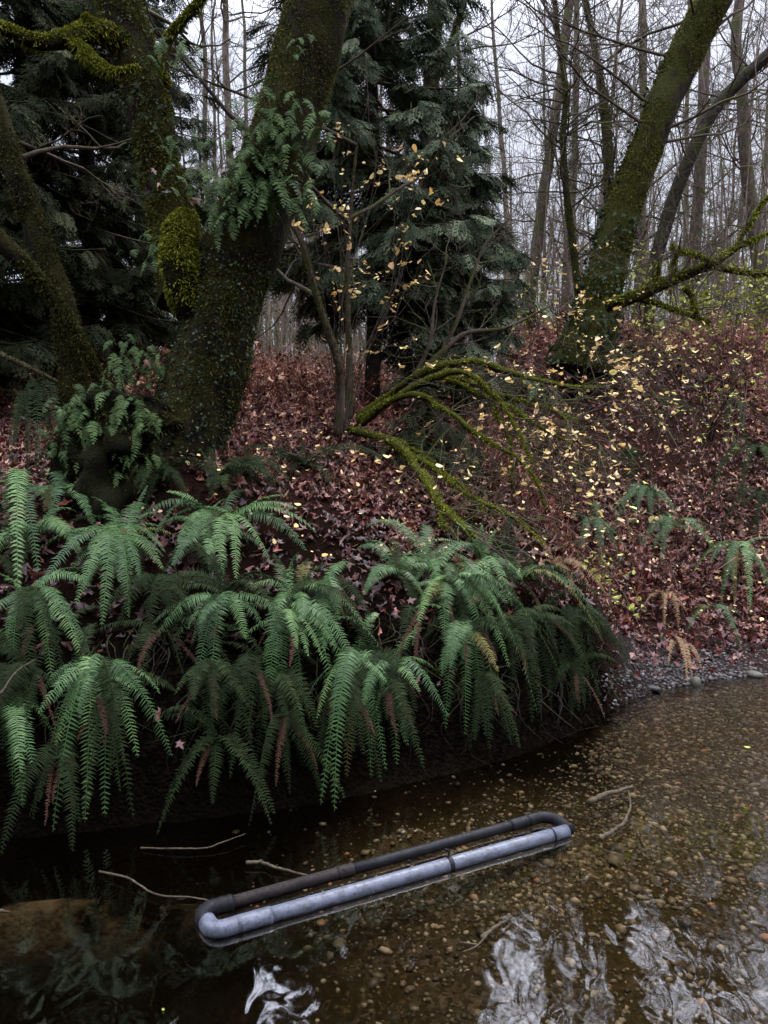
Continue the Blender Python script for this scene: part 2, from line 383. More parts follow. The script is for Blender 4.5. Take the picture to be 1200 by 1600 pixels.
n = NT('pebble'); f = n.attr('tint'); p = n.pos()
col = n.ramp(f, [(0, (.014, .011, .007)), (.3, (.052, .041, .025)), (.6, (.115, .093, .060)), (.8, (.21, .175, .125)), (.95, (.38, .34, .27)), (1, (.34, .14, .06))])
M['pebble'] = n.bsdf(n.mix(n.mapr(n.noise(p, 60, 3), .4, .65, 0, .35), col, (.05, .045, .035)), .5, .35)
n = NT('grey_gravel'); f = n.attr('tint'); p = n.pos()
col = n.ramp(f, [(0, (.014, .011, .010)), (.5, (.036, .029, .026)), (.85, (.075, .062, .056)), (1, (.20, .17, .155))])
M['gravel'] = n.bsdf(n.mix(n.mapr(n.noise(p, 60, 3), .4, .65, 0, .3), col, (.06, .055, .055)), .55, .3)

# water: clear brown stream; ripples from noise
n = NT('stream_water'); p = n.pos()
mp = n.n('ShaderNodeMapping'); mp.inputs['Scale'].default_value = (1.0, .55, 1); mp.inputs['Rotation'].default_value = (0, 0, R(-20)); n.l(p, mp.inputs['Vector'])
w1 = n.noise(mp.outputs[0], 8, 1, .4, .9); w2 = n.noise(mp.outputs[0], 2.6, 1, .4, .5); w3 = n.noise(mp.outputs[0], 45, 3, .6, .4)
rif = n.attr('riffle')
hh = n.math('ADD', n.math('ADD', n.math('MULTIPLY', w1, .30), n.math('MULTIPLY', w2, .8)), n.math('MULTIPLY', w3, n.math('MULTIPLY', rif, .8)))
nb = n.bump(hh, .16, .05)
tr = n.n('ShaderNodeBsdfTransparent'); tr.inputs[0].default_value = (.84, .76, .62, 1)
gl = n.n('ShaderNodeBsdfGlossy'); gl.inputs['Roughness'].default_value = .03; n.l(nb, gl.inputs['Normal']); gl.inputs[0].default_value = (1, 1, 1, 1)
fr = n.n('ShaderNodeFresnel'); fr.inputs['IOR'].default_value = 1.8; n.l(nb, fr.inputs['Normal'])
ms = n.n('ShaderNodeMixShader'); n.l(fr.outputs[0], ms.inputs[0]); n.l(tr.outputs[0], ms.inputs[1]); n.l(gl.outputs[0], ms.inputs[2])
n.l(ms.outputs[0], n.out.inputs['Surface']); M['water'] = n.m

def pipe_mat(name, a, b, rough=.4, spec=.4):
    n = NT(name); p = n.pos(); f = n.noise(p, 14, 5, .65); g = n.noise(p, 70, 4, .6)
    col = n.mix(n.mapr(f, .42, .68), a, b); col = n.mix(n.mapr(g, .56, .70, 0, .75), col, tuple(c * .25 for c in b))
    z = n.n('ShaderNodeSeparateXYZ'); n.l(p, z.inputs[0])
    line = n.mapr(n.math('ADD', z.outputs['Z'], n.math('MULTIPLY', f, .05)), .022, .040, 1.0, 0.0)      # mud left by the changing water level
    col = n.mix(line, col, tuple(c * .16 for c in b)); sc = n.n('ShaderNodeMapping'); sc.inputs['Rotation'].default_value = (0, 0, R(-27)); sc.inputs['Scale'].default_value = (3, 90, 90); n.l(p, sc.inputs['Vector'])
    scr = n.noise(sc.outputs[0], 1.0, 4, .6); col = n.mix(n.mapr(scr, .60, .68, 0, .5), col, tuple(min(1, c * 1.9) for c in a)); col = n.mix(n.mapr(scr, .30, .40, .6, 0), col, tuple(c * .4 for c in b))
    return n.bsdf(col, n.mapr(g, .3, .7, rough * .8, min(1, rough * 1.5)), spec, n.bump(g, .15, .003))
M['pvc'] = pipe_mat('weathered_grey_pipe', (.095, .104, .138), (.042, .045, .055))
M['pipe_dark'] = pipe_mat('stained_brown_pipe', (.022, .017, .016), (.010, .008, .007), .6, .12)
M['pipe_black'] = pipe_mat('black_pipe', (.006, .006, .007), (.014, .013, .016), .5, .15)
M['cord'] = pipe_mat('cord', (.10, .09, .07), (.05, .045, .035), .6)
M['wood_pale'] = bark_mat('bleached_wood', (.03, .022, .015), (.095, .074, .05), (.04, .035, .02), .2, 9, .2, .4, .006)
n = NT('mossy_stone'); p = n.pos(); M['stone'] = n.bsdf(n.ramp(n.noise(p, 18, 5), [(.35, (.025, .024, .016)), (.65, (.09, .078, .055))]), .6, .3, n.bump(n.noise(p, 40, 4), .4, .01))

# ------------------------------------------------------------------ ground and water
def axis(segs):
    o = []
    for a, b, s in segs: o.append(np.arange(a, b, s))
    return np.concatenate(o)
gx = axis([(-70, -14, 3), (-14, -5, .45), (-5, 6, .065), (6, 14, .35), (14, 70.1, 3)])
gy = axis([(-30, 1, .6), (1, 2.2, .12), (2.2, 9, .055), (9, 17, .14), (17, 30, .6), (30, 120.1, 4)])
X, Y = np.meshgrid(gx, gy); Z = terr(X, Y)
nx, ny = len(gx), len(gy)
gm = MB(); i = np.arange(ny - 1)[:, None]; j = np.arange(nx - 1)[None]
gm.add(np.stack([X, Y, Z], -1).reshape(-1, 3), None, np.stack([i * nx + j, i * nx + j + 1, (i + 1) * nx + j + 1, (i + 1) * nx + j], -1).reshape(-1, 4))
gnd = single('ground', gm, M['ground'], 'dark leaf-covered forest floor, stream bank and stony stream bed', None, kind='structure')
D = shore_d(X, Y); XG = np.interp(Y, GY, GX)
def addattr(o, name, val):
    a = o.data.attributes.new(name, 'FLOAT', 'POINT'); a.data.foreach_set('value', np.clip(val, 0, 1).astype(np.float32).ravel())
addattr(gnd, 'bed', sstep(.05, -.03, D) * (Y > 1.2) if False else ((D < .02) & (Y > 1.2)).astype(float))
addattr(gnd, 'bar', sstep(-.1, .05, D) * (1 - sstep(.75, 1.0, D + .1 * fbm(X * 2, Y * 2))) * sstep(0, .3, X - 1.85) * (1 - sstep(3.2, 4.2, X)))
addattr(gnd, 'shade_soil', (1 - sstep(1.3, 2.2, D)) * (1 - sstep(.6, 1.8, X)) + np.exp(-((X - XG) / .7) ** 2) * sstep(6.0, 6.6, Y) * (1 - sstep(8.5, 9.5, Y)))  # shade under ferns and in the gully painted into the soil colour
addattr(gnd, 'silt', np.exp(-(((X + 1.5) / .75) ** 2 + ((Y - 3.30 - .08 * (X + 1.5)) / .13) ** 2)) + np.exp(-(((X - .12) / .2) ** 2 + ((Y - 3.85) / .17) ** 2)))
addattr(gnd, 'murk_shade', (1 - sstep(-.9, .55, X + .35 * (Y - 3) + .15 * fbm(X * 2, Y * 2))) + (1 - sstep(.05, .95, -D + .22 * fbm(X * 3, Y * 3))) * (1 - sstep(1.3, 1.9, X)))  # near-black bed: deep left pool, plus the bank's dark reflection painted along the shore
addattr(gnd, 'bank', (1 - sstep(.45, .8, D)) * sstep(-.05, .05, D) * (1 - sstep(-.2, .2, X - 1.9)))  # bank face near black: undercut shade put into the soil colour

wx = axis([(-30, -4, 1.5), (-4, 6, .06), (6, 40, 1.5)]); wy = axis([(.6, 2.2, .1), (2.2, 8.5, .06)])
X2, Y2 = np.meshgrid(wx, wy); wm = MB(); nx2, ny2 = len(wx), len(wy)
i = np.arange(ny2 - 1)[:, None]; j = np.arange(nx2 - 1)[None]
rf2 = sstep(.9, 2.4, X2) * sstep(3.9, 4.6, Y2)
wz = .004 * fbm(X2 * 5, Y2 * 9, 2, 5) * rf2
wm.add(np.stack([X2, Y2, wz], -1).reshape(-1, 3), None, np.stack([i * nx2 + j, i * nx2 + j + 1, (i + 1) * nx2 + j + 1, (i + 1) * nx2 + j], -1).reshape(-1, 4))
wat = single('water', wm, M['water'], 'shallow clear brown stream water reflecting the sky', None, kind='structure')
addattr(wat, 'riffle', rf2)

# ------------------------------------------------------------------ pebbles
def ico(sub=1):
    import bmesh
    b = bmesh.new(); bmesh.ops.create_icosphere(b, subdivisions=sub, radius=1)
    v = np.array([x.co[:] for x in b.verts]); t = np.array([[q.index for q in f.verts] for f in b.faces]); b.free(); return v, t
IC1 = ico(1); IC2 = ico(2)
def stones(mb, pos, size, tpl, seed, flat=.55):
    g = np.random.default_rng(seed); tv, tt = tpl; m = len(pos)
    sc = size[:, None] * np.c_[g.uniform(.75, 1.35, m), g.uniform(.6, 1.0, m), g.uniform(.35, .75, m) * flat / .55]
    lump = 1 + .16 * np.sin(tv[None, :, 0] * g.uniform(2, 4, (m, 1)) + g.uniform(0, 6, (m, 1))) + .14 * np.sin(tv[None, :, 1] * g.uniform(2, 5, (m, 1)) + g.uniform(0, 6, (m, 1)))
    v = tv[None] * lump[..., None] * sc[:, None]; a = g.uniform(0, 6.28, m); c, s = np.cos(a)[:, None], np.sin(a)[:, None]
    v = np.stack([v[..., 0] * c - v[..., 1] * s, v[..., 0] * s + v[..., 1] * c, v[..., 2]], -1) + pos[:, None]
    b = np.arange(m)[:, None, None] * len(tv)
    mb.add(v.reshape(-1, 3), (tt[None] + b).reshape(-1, 3), None, np.repeat(g.random(m) ** .9, len(tv)))
pm = MB(); g = np.random.default_rng(11)
xx = g.uniform(-1.2, 4.6, 44000); yy = g.uniform(2.35, 7.0, 44000); dd = shore_d(xx, yy)
dens = (.15 + .85 * sstep(.1, .8, -dd + .8 * sstep(1.2, 1.8, xx))) * sstep(-.7, 1.2, xx + .35 * (yy - 3)) * (.45 + .55 * sstep(-.35, .35, fbm(xx * 1.6, yy * 1.6, 0, 3) + 1.1 * sstep(3.0, 3.9, yy)))
k = (dd < -.02) & (g.random(44000) < dens) & (np.abs(xx) < yy * .62 + .3)
xx, yy = xx[k], yy[k]; sz = np.clip(g.lognormal(-4.62, .45, len(xx)), .005, .035)
stones(pm, np.c_[xx, yy, terr(xx, yy) + sz * .15], sz, IC1, 12)
single('pebbles', pm, M['pebble'], 'brown pebbles covering the shallow stream bed', 'pebbles', kind='stuff')
pm = MB(); xx = g.uniform(1.7, 4.4, 9000); yy = g.uniform(5.6, 8.2, 9000); dd = shore_d(xx, yy)
k = (dd > -.35) & (dd < .72 + .12 * fbm(xx * 3, yy * 3)) & (g.random(9000) < 1 - .8 * sstep(3.0, 4.0, xx)) & (terr(xx, yy) < .26); xx, yy = xx[k], yy[k]
sz = np.clip(g.lognormal(-4.3, .4, len(xx)), .006, .04)
stones(pm, np.c_[xx, yy, terr(xx, yy) + sz * .2], sz, IC1, 13)
single('gravel', pm, M['gravel'], 'grey gravel bar at the foot of the leaf-covered slope', 'gravel', kind='stuff')
def stone(px, py, s, lab, zoff=.0, seed=0, mat='stone', flat=.5):
    q = G(px, py); mb = MB(); stones(mb, q[None] + np.array([[0, 0, s * .2 + zoff]]), np.array([s]), IC2, seed, flat)
    single('stone', mb, M[mat], lab, 'stone', q)
stone(1085, 1073, .075, 'mossy brown stone at the water edge of the gravel bar', seed=3, flat=.7)
stone(962, 1347, .055, 'flat pale oval stone lying in the shallows right of the pipe end', seed=4, flat=.3)
stone(960, 1327, .042, 'smaller tan stone just behind the flat pale oval stone', seed=5)
stone(1178, 1058, .07, 'dark wet stone at the far right end of the gravel bar', seed=8, flat=.6)
stone(1020, 1078, .05, 'pale grey stone on the left part of the gravel bar', seed=9, mat='gravel')

# ------------------------------------------------------------------ floating pipe frame
ZP = .014; RP = .036
fa = W(338, 1455, ZP); fb_ = W(892, 1297, ZP); ra = W(317, 1423, ZP); rb = W(848, 1276, ZP)
ax = norm(fb_ - fa); pt = thing('pipe_frame', 'long rectangular float of grey and black plastic pipes lying in the stream', 'pipe frame', (fa + fb_ + ra + rb) / 4)
def seg(a, b, t0, t1): return a + (b - a) * t0, a + (b - a) * t1
def straight(name, a, b, r, mat, lab=None, k=28):
    mb = MB(); tube(mb, np.linspace(a, b, 8), r, k); return part(name, mb, M[mat], pt, lab)
f0, f1 = seg(fa, fb_, .06, .985)
straight('front_pipe', f0, f1, RP, 'pvc', 'pale grey front pipe')
straight('pipe_sleeve', *seg(fa, fb_, .045, .125), RP * 1.10, 'pvc')
straight('pipe_coupling', *seg(fa, fb_, .215, .222), RP * 1.03, 'pvc')
mid = ra + (rb - ra) * .38
straight('rear_pipe', ra + (rb - ra) * .05, mid, RP * .80, 'pipe_dark', 'brown stained rear pipe')
straight('rear_pipe', mid, ra + (rb - ra) * .96, RP * .74, 'pipe_black', 'black rear pipe')
straight('pipe_coupling', *seg(ra, rb, .34, .385), RP * .87, 'pipe_dark')
straight('pipe_coupling', *seg(ra, rb, .88, .95), RP * .84, 'pipe_black')
mb = MB(); tube(mb, catmull([fa + (fb_ - fa) * .06, fa + (fb_ - fa) * .012, fa - ax * .004 + (ra - fa) * .10, fa + (ra - fa) * .25 - ax * .012, fa + (ra - fa) * .5 - ax * .012], 22), RP * 1.08, 28)
part('elbow', mb, M['pvc'], pt, 'pale grey elbow')
mb = MB(); cp = catmull([fa + (ra - fa) * .45 - ax * .018, fa + (ra - fa) * .8 - ax * .01, ra + (rb - ra) * .02, ra + (rb - ra) * .07], 26)
tube(mb, cp, RP * (.98 + .08 * (np.arange(26) % 3 == 0)), 28); part('elbow', mb, M['pipe_black'], pt, 'ribbed black elbow')
mb = MB(); tube(mb, catmull([ra + (rb - ra) * .94, ra + (rb - ra) * .99, rb + (fb_ - rb) * .25 + ax * .03, rb + (fb_ - rb) * .75 + ax * .01, fb_ - ax * .0], 18), RP * .86, 24)
part('elbow', mb, M['pipe_black'], pt, 'black end elbow')
straight('strap', *seg(fa, fb_, .595, .607), RP * 1.09, 'pipe_black'); straight('strap', *seg(fa, fb_, .93, .935), RP * 1.07, 'pipe_black')
mb = MB(); kp = fa + (fb_ - fa) * .601 + np.array([-.01, .0, RP * 1.15]); tube(mb, catmull([kp + [0, 0, -.01], kp + [.01, .01, .02], kp + [-.012, .005, .035]], 8), .006, 6)
part('knot', mb, M['pipe_black'], pt)
perp = norm(np.cross(ax, [0, 0, 1])); mb = MB()
for o, s in ((.062, 0.0), (.080, .25)):
    q = [fa + (fb_ - fa) * t + perp * (o * (1 - .5 * t) + .012 * math.sin(t * 9 + s * 7)) + np.array([0, 0, -.022]) for t in np.linspace(.02 + s, .93, 12)]
    tube(mb, catmull(q, 60), .0035, 5)
part('cord', mb, M['cord'], pt)

# ------------------------------------------------------------------ driftwood sticks
def stick(pts, r, lab, mat='wood_pale', forks=(), zoff=.01, name='stick'):
    pp = np.array([W(x, y, z) for x, y, z in pts]); mb = MB(); c = catmull(pp, 22)
    c += np.random.default_rng(len(lab)).normal(0, min(r, .012) * .12, c.shape); r *= .8
    tube(mb, c, np.linspace(r, r * .5, 22), 8, .12, 25)
    for f in forks:
        q = catmull(np.array([W(x, y, z) for x, y, z in f]), 12); tube(mb, q, np.linspace(r * .55, r * .25, 12), 6)
    single(name, mb, M[mat], lab, 'stick', c[0])
stick([(920, 1254, .04), (945, 1241, .05), (965, 1236, .05), (988, 1229, .04)], .022, 'thick bleached driftwood stick beyond the far end of the pipe frame', name='driftwood_stick')
stick([(938, 1311, .02), (955, 1300, .04), (975, 1285, .04), (983, 1267, .06)], .017, 'forked bleached stick between the pipe end and the driftwood', forks=[[(975, 1285, .04), (985, 1260, .07), (982, 1235, .05)], [(955, 1300, .04), (940, 1306, .02), (928, 1303, .01)]], name='driftwood_stick')
stick([(752, 1465, .01), (775, 1448, .03), (800, 1432, .02)], .012, 'short pale stick in the sky reflection below the pipe frame', forks=[[(765, 1455, .02), (745, 1478, .01), (722, 1488, 0)], [(745, 1476, .01), (730, 1474, .01), (718, 1472, .0)]])
stick([(155, 1362, .01), (200, 1372, .03), (245, 1398, .02), (300, 1402, .03), (345, 1412, .02)], .007, 'thin tan stick reaching over silt to the black pipe elbow')
stick([(220, 1325, .01), (270, 1326, .02), (320, 1325, .02), (350, 1315, .03), (383, 1303, .03)], .006, 'thin curved twig on dark water below the hanging ferns')
stick([(385, 1348, .02), (410, 1348, .02), (432, 1356, .02), (480, 1368, .01)], .013, 'gnarled tan driftwood fragment behind the pipe frame')
stick([(0, 1234, .15), (10, 1236, .14), (20, 1237, .12)], .012, 'stub of pale stick jutting in at the left edge under the ferns')
stick([(0, 1423, .02), (8, 1424, .02), (16, 1425, .01)], .010, 'stub of pale stick lying on the silt at the left edge')
stick([(0, 1085, 1.0), (25, 1050, 1.05), (55, 1030, 1.0)], .005, 'pale bent grass stalk crossing the hanging ferns at left edge')
stick([(845, 1095, .35), (880, 1125, .12), (900, 1140, .02)], .006, 'thin brown twig slanting from the bank into dark water')

# ------------------------------------------------------------------ ferns
def frond(mb, ctrl, width, npair, seed, coarse=False):
    """one pinnate frond along a cubic Bezier: rachis plus two rows of leaflets"""
    g = np.random.default_rng(seed)
    p0, p1, p2, p3 = [np.asarray(q, float) for q in ctrl]
    t = np.linspace(0, 1, npair + 4)[:, None]
    p = (1 - t) ** 3 * p0 + 3 * (1 - t) ** 2 * t * p1 + 3 * (1 - t) * t * t * p2 + t ** 3 * p3
    sw = norm(np.cross(p3 - p0, [0, 0, 1.0])); p = p + sw * (np.sin(t * g.uniform(2, 5) + g.uniform(0, 6)) - np.sin(0)) * .02 * t
    L = np.linalg.norm(np.diff(p, axis=0), axis=1).sum()
    T = norm(np.gradient(p, axis=0))
    side = norm(np.cross(T, np.array([0, 0, 1.0])) + .25 * norm(np.cross(p3 - p0, [0, 0, 1.0])))
    roll = g.normal(0, .35); nrm = norm(np.cross(side, T)); side = norm(side * math.cos(roll) + nrm * math.sin(roll)); nrm = np.cross(side, T)
    tube(mb, p, np.linspace(.0042, .001, len(p)) * (L / .6) ** .5, 3, cap=False, c=.35)
    i0 = 2 if not coarse else 3
    idx = np.arange(i0, len(p) - 1); s = (idx - i0) / (len(p) - 2 - i0)
    prof = np.minimum(.60 + 1.3 * s, 1) * np.clip(1.02 - s, 0, 1) ** .45
    sp = L / npair
    base_t = g.random() * .5; drp = g.uniform(.0, .5)
    for sg in (1, -1):
        m = len(idx); jit = g.normal(0, .06, (m, 1))
        w_ = (width * prof * g.uniform(.80, 1.10, m) * np.where(g.random(m) < .035, .35, 1))[:, None]
        lean = (.06 + .40 * s)[:, None] + jit
        d = norm(side[idx] * sg * np.cos(lean) + T[idx] * np.sin(lean) - nrm[idx] * (drp + g.normal(0, .13, (m, 1))))
        q = norm(np.cross(nrm[idx], d)); hw = sp * (.36 if not coarse else .40)
        b = p[idx] + T[idx] * g.normal(0, sp * .1, (m, 1)) + (0 if sg > 0 else sp * .4) * T[idx]
        e = b + d * w_ - np.array([0, 0, .12]) * w_
        m1 = b + d * w_ * .45 + nrm[idx] * .06 * w_
        vs = np.stack([b - q * hw * .55, b + q * hw * .75, m1 - q * hw * .72, m1 + q * hw * .68, e], 1)
        bb = np.arange(m)[:, None] * 5
        tri = bb + np.array([2, 3, 4]); qd = bb + np.array([0, 1, 3, 2])
        mb.add(vs.reshape(-1, 3), tri, qd, np.repeat(np.clip(base_t + g.uniform(0, .5, m), 0, 1), 5))
FG = np.random.default_rng(21)
def fern(crown, label, tips=(), extra=6, rad=.5, group=None, mat='fern', dead=2, back=0.0, width=.082, seed=0, bias=None, name='sword_fern', npair=37, cat='fern', hang=.55):
    """crown: point on the ground; tips: (px, py[, dY]) points read from the photograph; the rest are random"""
    g = np.random.default_rng(seed + 100)
    t = thing(name, label, cat, crown, group)
    c = np.asarray(crown, float)
    def one(tip, m, lift, lab=None):
        if m == 'fern': u_ = g.random(); m = 'fern_dull_shade' if u_ < .13 else ('fern_old' if u_ < .19 else m); lab = lab or ('yellowing old frond' if m == 'fern_old' else None)
        b0 = c + g.normal(0, .02, 3) * [1, 1, .3]; D_ = tip - b0; L = np.linalg.norm(D_)
        up = np.array([0, 0, 1.0]) * L
        ctrl = (b0, b0 + .22 * D_ + up * lift * .8, b0 + .70 * D_ + up * lift * .72, tip)
        mb = MB(); ln = np.linalg.norm(ctrl[1] - b0) + np.linalg.norm(ctrl[2] - ctrl[1]) + np.linalg.norm(tip - ctrl[2])
        np_ = int(np.clip(npair * (ln / .55) ** .75, 9, 62))
        frond(mb, ctrl, width * (.55 if m == 'fern_dead' else 1) * min(1.25, max(.55, (ln / .55) ** .6)), np_, int(g.integers(1 << 30)), npair < 18)
        part('frond', mb, M[m], t, lab)
    for q in tips:
        px, py = q[0], q[1]
        cp = np.array([600 + FPX * c[0] / (np.dot(c - CAM, CF)), 0]); 
        depth = np.dot(c - CAM, CF); cpy = 800 - FPX * np.dot(c - CAM, CU) / depth
        if len(q) > 2: dy = q[2]
        elif py > cpy + 15: dy = g.uniform(-.30, -.10)
        else: dy = g.uniform(-.12, .18)
        tip = P(px, py, c[1] + dy)
        for _k in range(30):
            if tip[2] > max(gz(tip[0], tip[1]), 0) + .07: break
            dy -= .05; tip = P(px, py, c[1] + dy)
        rise = (tip[2] - c[2]) / (np.linalg.norm(tip - c) + 1e-6)
        one(tip, mat, float(np.clip(.42 - .30 * rise, .12, .70)))
    dead = (dead + 1) // 2
    for k in range(extra + dead):
        a = g.uniform(0, 2 * math.pi)
        if bias is not None and g.random() < .75: a = bias + g.normal(0, .8)
        L = rad * g.uniform(.65, 1.15); e = g.uniform(-.45, .45)
        dirv = np.array([math.cos(a), math.sin(a), 0])
        dn = -hang if (dirv[1] < -.1) else -.05
        tip = c + dirv * L * .85 + np.array([0, 0, (e * .5 + dn * .6) * L])
        zt = max(gz(tip[0], tip[1]), .0) + .03
        if tip[2] < zt: tip[2] = zt + .03
        isd = k >= extra
        if isd: tip = c + dirv * L * .6 + np.array([0, -.1, -.45 * L]); tip[2] = max(tip[2], gz(tip[0], tip[1]) + .04, .04)
        one(tip, 'fern_dead' if isd else mat, g.uniform(.3, .6) if not isd else g.uniform(.1, .3), 'withered brown frond' if isd else None)
    return t
SOUTH = -math.pi / 2 + .2
def ground_fern(px, py, label, tips, lift=.05, **k):
    q = G(px, py); q[2] += lift; return fern(q, label, tips, **k)
LEFT_BANK = [
 (195, 852, 'sword fern with two upright fronds at the foot of the dark stump', [(140, 776), (230, 758), (107, 818), (248, 800), (175, 790)], dict(extra=3)),
 (185, 872, 'broad sword fern spreading low over the left bank below the stump', [(60, 862), (255, 892), (130, 925), (160, 978), (203, 965), (206, 915), (122, 945), (62, 925), (112, 895)], dict(extra=3, dead=2)),
 (322, 822, 'sword fern with short curled fronds below the big maple trunk', [(260, 768), (205, 826), (235, 850), (365, 815), (285, 800), (350, 780)], dict(extra=3)),
 (352, 842, 'large sword fern with long fronds sweeping right toward the leaf litter', [(495, 832), (465, 795), (372, 905), (345, 908), (480, 860), (310, 905), (400, 800), (450, 775), (420, 880)], dict(extra=4, dead=1)),
 (350, 968, 'sword fern with paired fronds arching left over the black bank', [(240, 1005), (295, 1005), (310, 1085), (333, 1098), (350, 935), (410, 985), (380, 1000)], dict(extra=3, dead=1)),
 (450, 992, 'bright sword fern at the middle of the bank, fronds drooping toward the pipe', [(385, 938), (407, 1035), (555, 1085), (412, 1118), (472, 1107), (545, 1168), (520, 1010), (500, 1030), (350, 965), (560, 1050), (440, 1080)], dict(extra=3, dead=3)),
 (462, 955, 'sword fern with upright ladder-like fronds behind the bright middle fern', [(480, 872), (560, 950), (535, 920), (425, 865), (455, 860), (510, 880), (575, 985)], dict(extra=3)),
 (48, 958, 'sword fern hanging over the left bank edge with wide overlapping fronds', [(127, 1035), (88, 1072), (55, 1100), (105, 1085), (142, 1037), (20, 1060), (5, 1000)], dict(extra=2, dead=1)),
 (158, 1062, 'lowest left sword fern, long fronds hanging down to the black water', [(248, 1086), (80, 1180), (78, 1300), (130, 1285), (170, 1275), (265, 1185), (210, 1185), (60, 1250), (205, 1280), (105, 1225)], dict(extra=2, dead=4)),
 (550, 1048, 'sword fern hanging to the water at the middle of the undercut bank', [(640, 1165), (600, 1205), (580, 1215), (520, 1268), (645, 1085), (545, 1215), (490, 1210), (500, 1258)], dict(extra=2, dead=4)),
 (700, 940, 'sword fern with long fronds falling down the bank right of centre', [(815, 1047), (875, 1055), (745, 1062), (780, 1112), (840, 1116), (795, 1045), (640, 1008), (690, 1005), (660, 960)], dict(extra=3, dead=4)),
 (812, 925, 'sword fern throwing long bright fronds over the right tip of the bank', [(945, 1007), (880, 895), (978, 1002), (900, 940), (845, 885), (930, 960), (770, 905), (900, 905)], dict(extra=3, dead=1)),
 (755, 895, 'upright sword fern at the end of the mossy fallen limb', [(715, 815), (675, 845), (770, 828), (665, 920), (735, 840), (640, 905), (790, 850), (750, 820)], dict(extra=3)),
 (622, 918, 'sword fern with narrow upright fronds at the centre of the bank', [(610, 850), (578, 862), (660, 935), (590, 890), (640, 860), (570, 930)], dict(extra=3)),
 (893, 985, 'dense dull sword fern drooping at the right tip of the bank', [(985, 1078), (970, 1093), (940, 1107), (905, 1112), (960, 1060), (925, 1098), (880, 1090), (985, 1045), (955, 1020), (990, 1062)], dict(extra=5, dead=2, mat='fern_dull_shade', width=.075)),
 (612, 1060, 'sword fern tucked under the bank lip near the thin mossy twig', [(637, 1160), (615, 1197), (652, 1082), (585, 1150), (690, 1058), (700, 1120)], dict(extra=2, dead=3)),
 (475, 748, 'pale feathery sword fern on the leaf litter behind the fern bank', [(380, 700), (415, 693), (438, 688), (545, 712), (597, 716), (550, 735), (500, 700), (470, 690), (400, 750)], dict(extra=3, mat='fern_dull_shade')),
 (342, 770, 'sword fern with wide arching fronds at the base of the big maple', [(280, 722), (412, 725), (453, 772), (305, 728), (440, 755), (370, 720), (320, 715)], dict(extra=2, mat='fern_dull_shade')),
 (30, 792, 'single-sided sword fern with broad fronds hanging flat at the left edge', [(34, 938, -.1), (8, 930, -.12), (55, 900, -.15)], dict(extra=1, dead=0)),
 (60, 672, 'pale sword fern arching on the litter left of the stump', [(12, 720), (60, 735), (85, 720), (100, 745), (20, 690), (45, 740)], dict(extra=2, mat='fern_dull_shade')),
 (720, 1000, 'sword fern half hidden behind falling fronds right of centre', [(770, 1120), (730, 1150), (700, 1140), (845, 1060), (760, 1150)], dict(extra=3, dead=3)),
 (820, 985, 'sword fern deep in shade under the right half of the bank', [(860, 1120), (830, 1130), (800, 1140), (890, 1090)], dict(extra=3, dead=3, mat='fern_dull_shade')),
 (330, 1065, 'small shaded sword fern on the black bank face above the thin twig', [(320, 1190), (290, 1180), (360, 1200), (400, 1230)], dict(extra=2, dead=3, mat='fern_dull_shade')),
 (430, 1075, 'shaded sword fern with trailing brown fronds on the black bank face', [(440, 1210), (470, 1200), (400, 1190), (495, 1180)], dict(extra=2, dead=4, mat='fern_dull_shade')),
 (20, 1120, 'shaded sword fern drooping at the lower left edge', [(15, 1230), (50, 1200), (40, 1260)], dict(extra=3, dead=2)),
 (255, 760, 'sword fern in front of the maple base, right of the stump', [(200, 740), (230, 800), (300, 790), (310, 730), (270, 700), (215, 770), (285, 745)], dict(extra=4, dead=1, mat='fern_dull_shade')),
 (385, 745, 'small sword fern at the right foot of the maple trunk', [(350, 720), (420, 730), (430, 770), (370, 700), (360, 775)], dict(extra=3, dead=1, mat='fern_dull_shade')),
 (100, 790, 'sword fern at the left foot of the stump', [(60, 770), (80, 830), (140, 820), (130, 760), (70, 800)], dict(extra=3, dead=1)),
 (250, 935, 'dim sword fern in the hollow between two bright left ferns', [(280, 1030), (230, 1010), (300, 990), (270, 960)], dict(extra=2, dead=1, mat='fern_dull_shade')),
]
for kk, (px, py, lab, tips, kw) in enumerate(LEFT_BANK):
    ground_fern(px, py, lab, tips, seed=kk, bias=None if kk % 2 else SOUTH, group='sword ferns along the undercut left bank', lift=.08 if py < 1000 else .03, rad=.46, **{**kw, 'extra': kw.get('extra', 3) + 4})
_g = np.random.default_rng(33)
for kk in range(20):
    x_ = -2.9 + 4.4 * (kk + _g.random()) / 20; d_ = _g.uniform(.05, .5); y_ = float(np.interp(x_, SX, SY)) + d_ * 1.1
    q = np.array([x_, y_, gz(x_, y_) + .04])
    fern(q, 'shaded sword fern hanging in the dark face of the undercut bank', (), seed=500 + kk, bias=SOUTH, extra=7, dead=6, mat='fern_dull_shade', rad=.5, hang=1.35, width=.072, group='shaded ferns of the undercut bank')
for kk in range(9):
    x_ = -3.0 + 4.4 * (kk + _g.random()) / 9; d_ = _g.uniform(.45, 1.25); y_ = float(np.interp(x_, SX, SY)) + d_ * 1.1
    q = np.array([x_, y_, gz(x_, y_) + .07])
    fern(q, 'sword fern with arching fronds crowded into the fern bed on top of the left bank', (), seed=600 + kk, bias=SOUTH if kk % 2 else None, extra=9, dead=1, mat='fern' if kk % 4 else 'fern_dull_shade', rad=.52, hang=.7, group='ferns of the crowded bank top')
